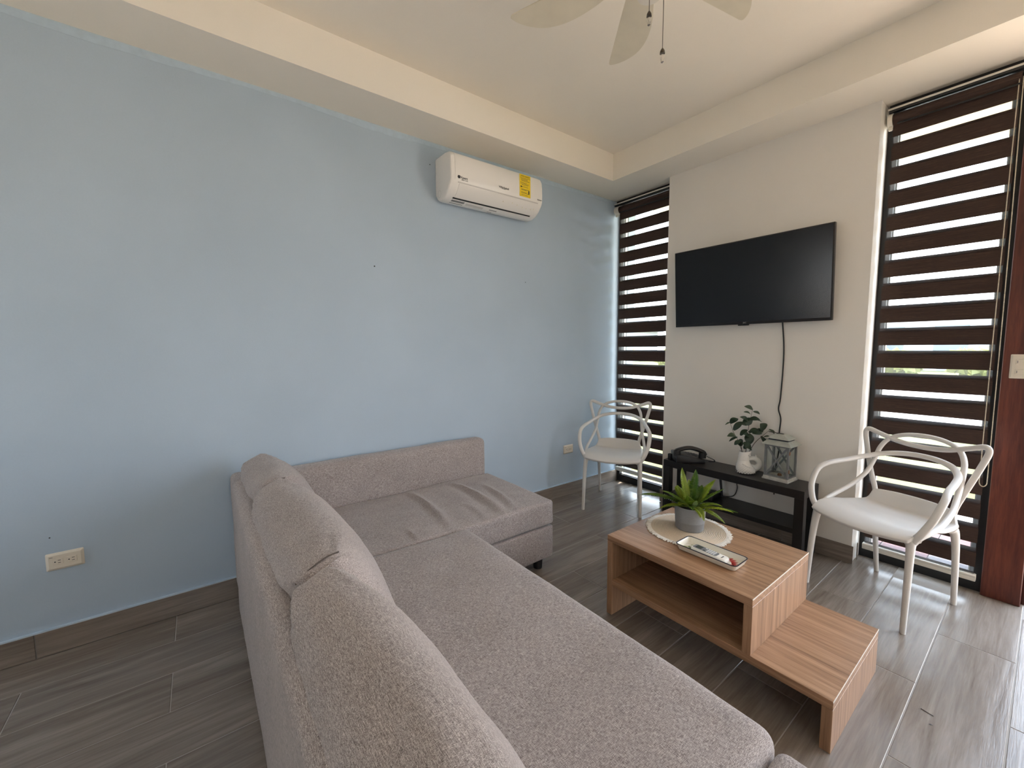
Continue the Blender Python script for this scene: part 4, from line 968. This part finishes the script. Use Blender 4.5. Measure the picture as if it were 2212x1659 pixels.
make_chair('white woven-back plastic armchair by the red wood door frame', (2.054, -0.272, 0), R(-18.7))
make_chair('white woven-back plastic armchair in the corner by the blue wall', (0.380, -0.321, 0), R(31.1))

# ------------------------------------------------------------------ CEILING FAN
FX, FY, FZ = 1.63, -1.76, 2.55
fan = thing('ceiling_fan', 'cream six-blade ceiling fan with two pull chains', 'fan', (FX, FY, H2))
bm = bmesh.new(); lathe(bm, [(0, H2), (0.065, H2), (0.068, H2-0.03), (0.03, H2-0.055), (0, H2-0.055)], 28, FX, FY); add('canopy', bm, 'fan_metal', fan)
bm = bmesh.new(); sweep(bm, [(FX, FY, H2-0.05), (FX, FY, FZ+0.05)], 0.012, 14); add('downrod', bm, 'fan_metal', fan)
bm = bmesh.new(); lathe(bm, [(0, FZ+0.075), (0.05, FZ+0.072), (0.10, FZ+0.045), (0.112, FZ+0.01), (0.10, FZ-0.025), (0.06, FZ-0.045), (0, FZ-0.045)], 36, FX, FY); add('motor_housing', bm, 'fan_metal', fan)
bm = bmesh.new(); lathe(bm, [(0, FZ-0.0455), (0.052, FZ-0.0455), (0.056, FZ-0.085), (0.040, FZ-0.115), (0, FZ-0.12)], 28, FX, FY); add('switch_housing', bm, 'fan_metal', fan)
for k in range(6):
    a = R(24.0+60*k-6.4)
    outline = [(0.150, 0.050), (0.30, 0.056), (0.42, 0.060), (0.505, 0.063), (0.518, 0.060), (0.520, 0.050), (0.505, 0.022), (0.475, -0.012), (0.43, -0.044), (0.37, -0.064), (0.30, -0.070), (0.22, -0.062), (0.150, -0.046)]
    outline = outline[:3]+[(p.x, p.y) for p in smooth_path([(x, y, 0) for x, y in outline[3:]], 5)]
    bm = bmesh.new(); prism(bm, outline, 'z', -0.0025, 0.0025)
    Mx = Matrix.Translation((0, 0, FZ-H2)) @ Matrix.Rotation(a, 4, 'Z') @ Matrix.Rotation(R(9), 4, 'X')
    bm.transform(Mx); add('blade', bm, 'fan_blade', fan, False, 30)
    bm = bmesh.new(); prism(bm, [(0.07, 0.018), (0.15, 0.035), (0.20, 0.030), (0.21, 0.0), (0.20, -0.030), (0.15, -0.035), (0.07, -0.018)], 'z', 0.003, 0.008); bm.transform(Mx); add('blade_iron', bm, 'fan_metal', fan, False, 30)
for (cx, cy, zend) in ((FX+0.030, FY+0.030, 2.222), (FX-0.006, FY+0.004, 2.346)):
    bm = bmesh.new()
    z = zend+0.045
    sweep(bm, [(cx, cy, z), (cx, cy, FZ-0.10)], 0.0008, 5)
    while z < FZ-0.10: bmesh.ops.create_icosphere(bm, subdivisions=1, radius=0.0017, matrix=Matrix.Translation((cx, cy, z))); z += 0.0042
    pc = add('pull_chain', bm, 'dark_metal', fan, True, 60)
    bm = bmesh.new(); lathe(bm, [(0, zend+0.046), (0.003, zend+0.046), (0.0075, zend+0.038), (0.0085, zend+0.030), (0.0045, zend+0.033), (0, zend+0.033)], 12, cx, cy); add('pendant_cap', bm, 'dark_metal', pc)
    bm = bmesh.new(); lathe(bm, [(0, zend+0.036), (0.0050, zend+0.034), (0.0066, zend+0.016), (0.0050, zend+0.004), (0, zend)], 8, cx, cy); add('crystal_drop', bm, 'crystal', pc, True, 10)

# ------------------------------------------------------------------ OUTSIDE
bm = bmesh.new(); bbox(bm, (-60, 60), (0.30, 90), (-0.30, -0.05)); struct(add('ground_lawn', bm, 'lawn', None, False, 0))
bm = bmesh.new(); bbox(bm, (-60, 60), (6.5, 16.0), (-0.049, -0.035)); struct(add('ground_road', bm, 'road', None, False, 0))
bm = bmesh.new(); bbox(bm, (1.4, 2.56), (1.25, 1.75), (-0.049, -0.020)); struct(add('ground_kerb', bm, 'kerb', None, False, 0))
pv = struct(box('ground_walkway', (1.45, 2.56), (0.40, 1.25), (-0.049, -0.034), 'paver_grey', None, 0, smooth=0))
struct(box('ground_doorstep', (2.57, 6.5), (0.40, 4.5), (-0.049, -0.024), 'terrace', None, 0, smooth=0))
for i in range(5):
    for j in range(4):
        x = 1.46+i*0.222; yq = 0.41+j*0.21
        bm = bmesh.new(); bbox(bm, (x, x+0.212), (yq, yq+0.20), (-0.034, -0.022)); add('paver', bm, 'paver_pink' if (i+j) % 3 else 'paver_grey', pv, True, 0)
bm = bmesh.new(); bbox(bm, (-20, 30), (-30, YBK-0.2), (-0.30, -0.05)); bbox(bm, (XR+0.2, 40), (YBK-0.2, 0.28), (-0.30, -0.05)); struct(add('ground_terrace', bm, 'terrace', None, False, 0))
bm = bmesh.new(); bbox(bm, (-0.2, 2.40), (0.262, 1.62), (2.74, 2.90)); struct(add('ceiling_porch', bm, 'eave', None, False, 0))
def house(label, x, y, w_, d, h, mat, roof):
    t = thing('house', label, 'house', (x, y, -0.05))
    bm = bmesh.new(); bbox(bm, (-w_/2, w_/2), (0, d), (0, h)); add('walls', bm, mat, t, False, 0)
    if roof == 'gable':
        bm = bmesh.new(); prism(bm, [(-0.4, h), (d+0.4, h), (d/2, h+1.6)], 'x', -w_/2-0.4, w_/2+0.4); add('roof', bm, 'roof_grey', t, False, 0)
    else:
        bm = bmesh.new(); bbox(bm, (-w_/2-0.2, w_/2+0.2), (-0.2, d+0.2), (h, h+0.3)); add('roof', bm, 'roof_grey', t, False, 0)
    for k in range(3):
        cx = -w_/2+w_*(k+0.5)/3
        bm = bmesh.new(); bbox(bm, (cx-0.6, cx+0.6), (-0.06, 0.02), (1.0, 2.3)); add('window', bm, 'house_window', t, False, 0)
    bm = bmesh.new(); bbox(bm, (w_*0.5-1.6, w_*0.5-0.7), (-0.05, 0.02), (0, 2.1)); add('door', bm, 'roof_grey', t, False, 0)
house('white single-storey house across the road, seen through the blind', -3.0, 27, 7, 7, 2.9, 'house_wall', 'flat')
house('grey gabled house far across the road, left one', -13.0, 29, 8, 7, 2.8, 'house_grey', 'gable')
house('grey flat-roofed house far across the road, right one', 5.5, 28, 7, 7, 2.8, 'house_grey', 'flat')
house('white gabled house far off beyond the left window', -25.0, 25, 9, 7, 2.7, 'house_wall', 'gable')
def bush(label, x, y, r, h, mat, seed):
    t = thing('bush', label, 'bush', (x, y, -0.05), 0, 'bushes along the far side of the road'); rnd = random.Random(seed); bm = bmesh.new()
    for _ in range(520):
        d = Vector((rnd.gauss(0,1), rnd.gauss(0,1), rnd.gauss(0,1))).normalized(); k = rnd.uniform(0.72, 1.0)
        p = Vector((d.x*r*k, d.y*r*k, h*0.5+d.z*h*0.5*k)); a = Vector((rnd.uniform(-1,1), rnd.uniform(-1,1), rnd.uniform(-1,1))).normalized(); b2 = a.cross(d); 
        if b2.length < 0.1: continue
        b2.normalize(); s = 0.15*r+0.05; bm.faces.new([bm.verts.new(p+a*s), bm.verts.new(p+b2*s*0.6), bm.verts.new(p-a*s), bm.verts.new(p-b2*s*0.6)])
    add('foliage', bm, mat, t, False, 0)
    bm = bmesh.new(); sweep(bm, [(0, 0, 0), (0, 0, h*0.5)], 0.06, 6); add('trunk', bm, 'stem_brown', t, False, 60)
for i, (x, y, r, h, mt) in enumerate(((-4.6, 22.5, 1.3, 2.0, 'bush_yellow'), (-1.8, 21.0, 1.1, 1.1, 'bush_green'), (0.9, 21.5, 1.15, 1.2, 'bush_green'), (3.5, 21.5, 1.0, 1.25, 'bush_green'), (-7.5, 22, 1.2, 1.3, 'bush_green'), (-16.0, 20, 1.4, 1.6, 'bush_yellow'), (-20.0, 20, 1.3, 1.3, 'bush_green'), (-12, 21, 1.2, 1.2, 'bush_green'))):
    nm = ['yellow-leaved bush before the white house, seen through the right blind', 'low green bush just right of the yellow bush across the road', 'low green bush behind the lamp post across the road', 'rightmost low green bush across the road', 'low green bush just left of the yellow bush across the road',
          'yellow-leaved bush far off beyond the left window', 'leftmost low green bush beyond the left window', 'low green bush right of the far yellow bush beyond the left window'][i]
    bush(nm, x, y, r, h, mt, i)
pl = thing('lamp_post', 'thin grey lamp post across the road, seen through the right blind', 'lamp post', (-1.7, 18.0, -0.05))
bm = bmesh.new(); sweep(bm, [(0, 0, 0), (0, 0, 4.6)], 0.06, 8); add('pole', bm, 'roof_grey', pl, False, 60)
bm = bmesh.new(); bbox(bm, (-0.1, 0.5), (-0.1, 0.1), (4.55, 4.65)); add('lamp_head', bm, 'roof_grey', pl, False, 0)

# bits lying on the floor by the coffee table
tag(add('twig', sweep(bmesh.new(), [(2.308, -1.043, 0.0012), (2.325, -1.048, 0.0014), (2.341, -1.051, 0.0012)], 0.0011, 6), 'ink', None, False, 60), 'thin dark twig lying on the floor right of the coffee table', 'twig')
tag(add('leaf_scrap', sweep(bmesh.new(), [(2.336, -1.106, 0.001), (2.340, -1.104, 0.0022), (2.345, -1.102, 0.001)], [0.0008, 0.0018, 0.0006], 6, flat=(0.5, 1)), 'ink', None, False, 60), 'tiny dark scrap on the floor next to the twig', 'scrap')
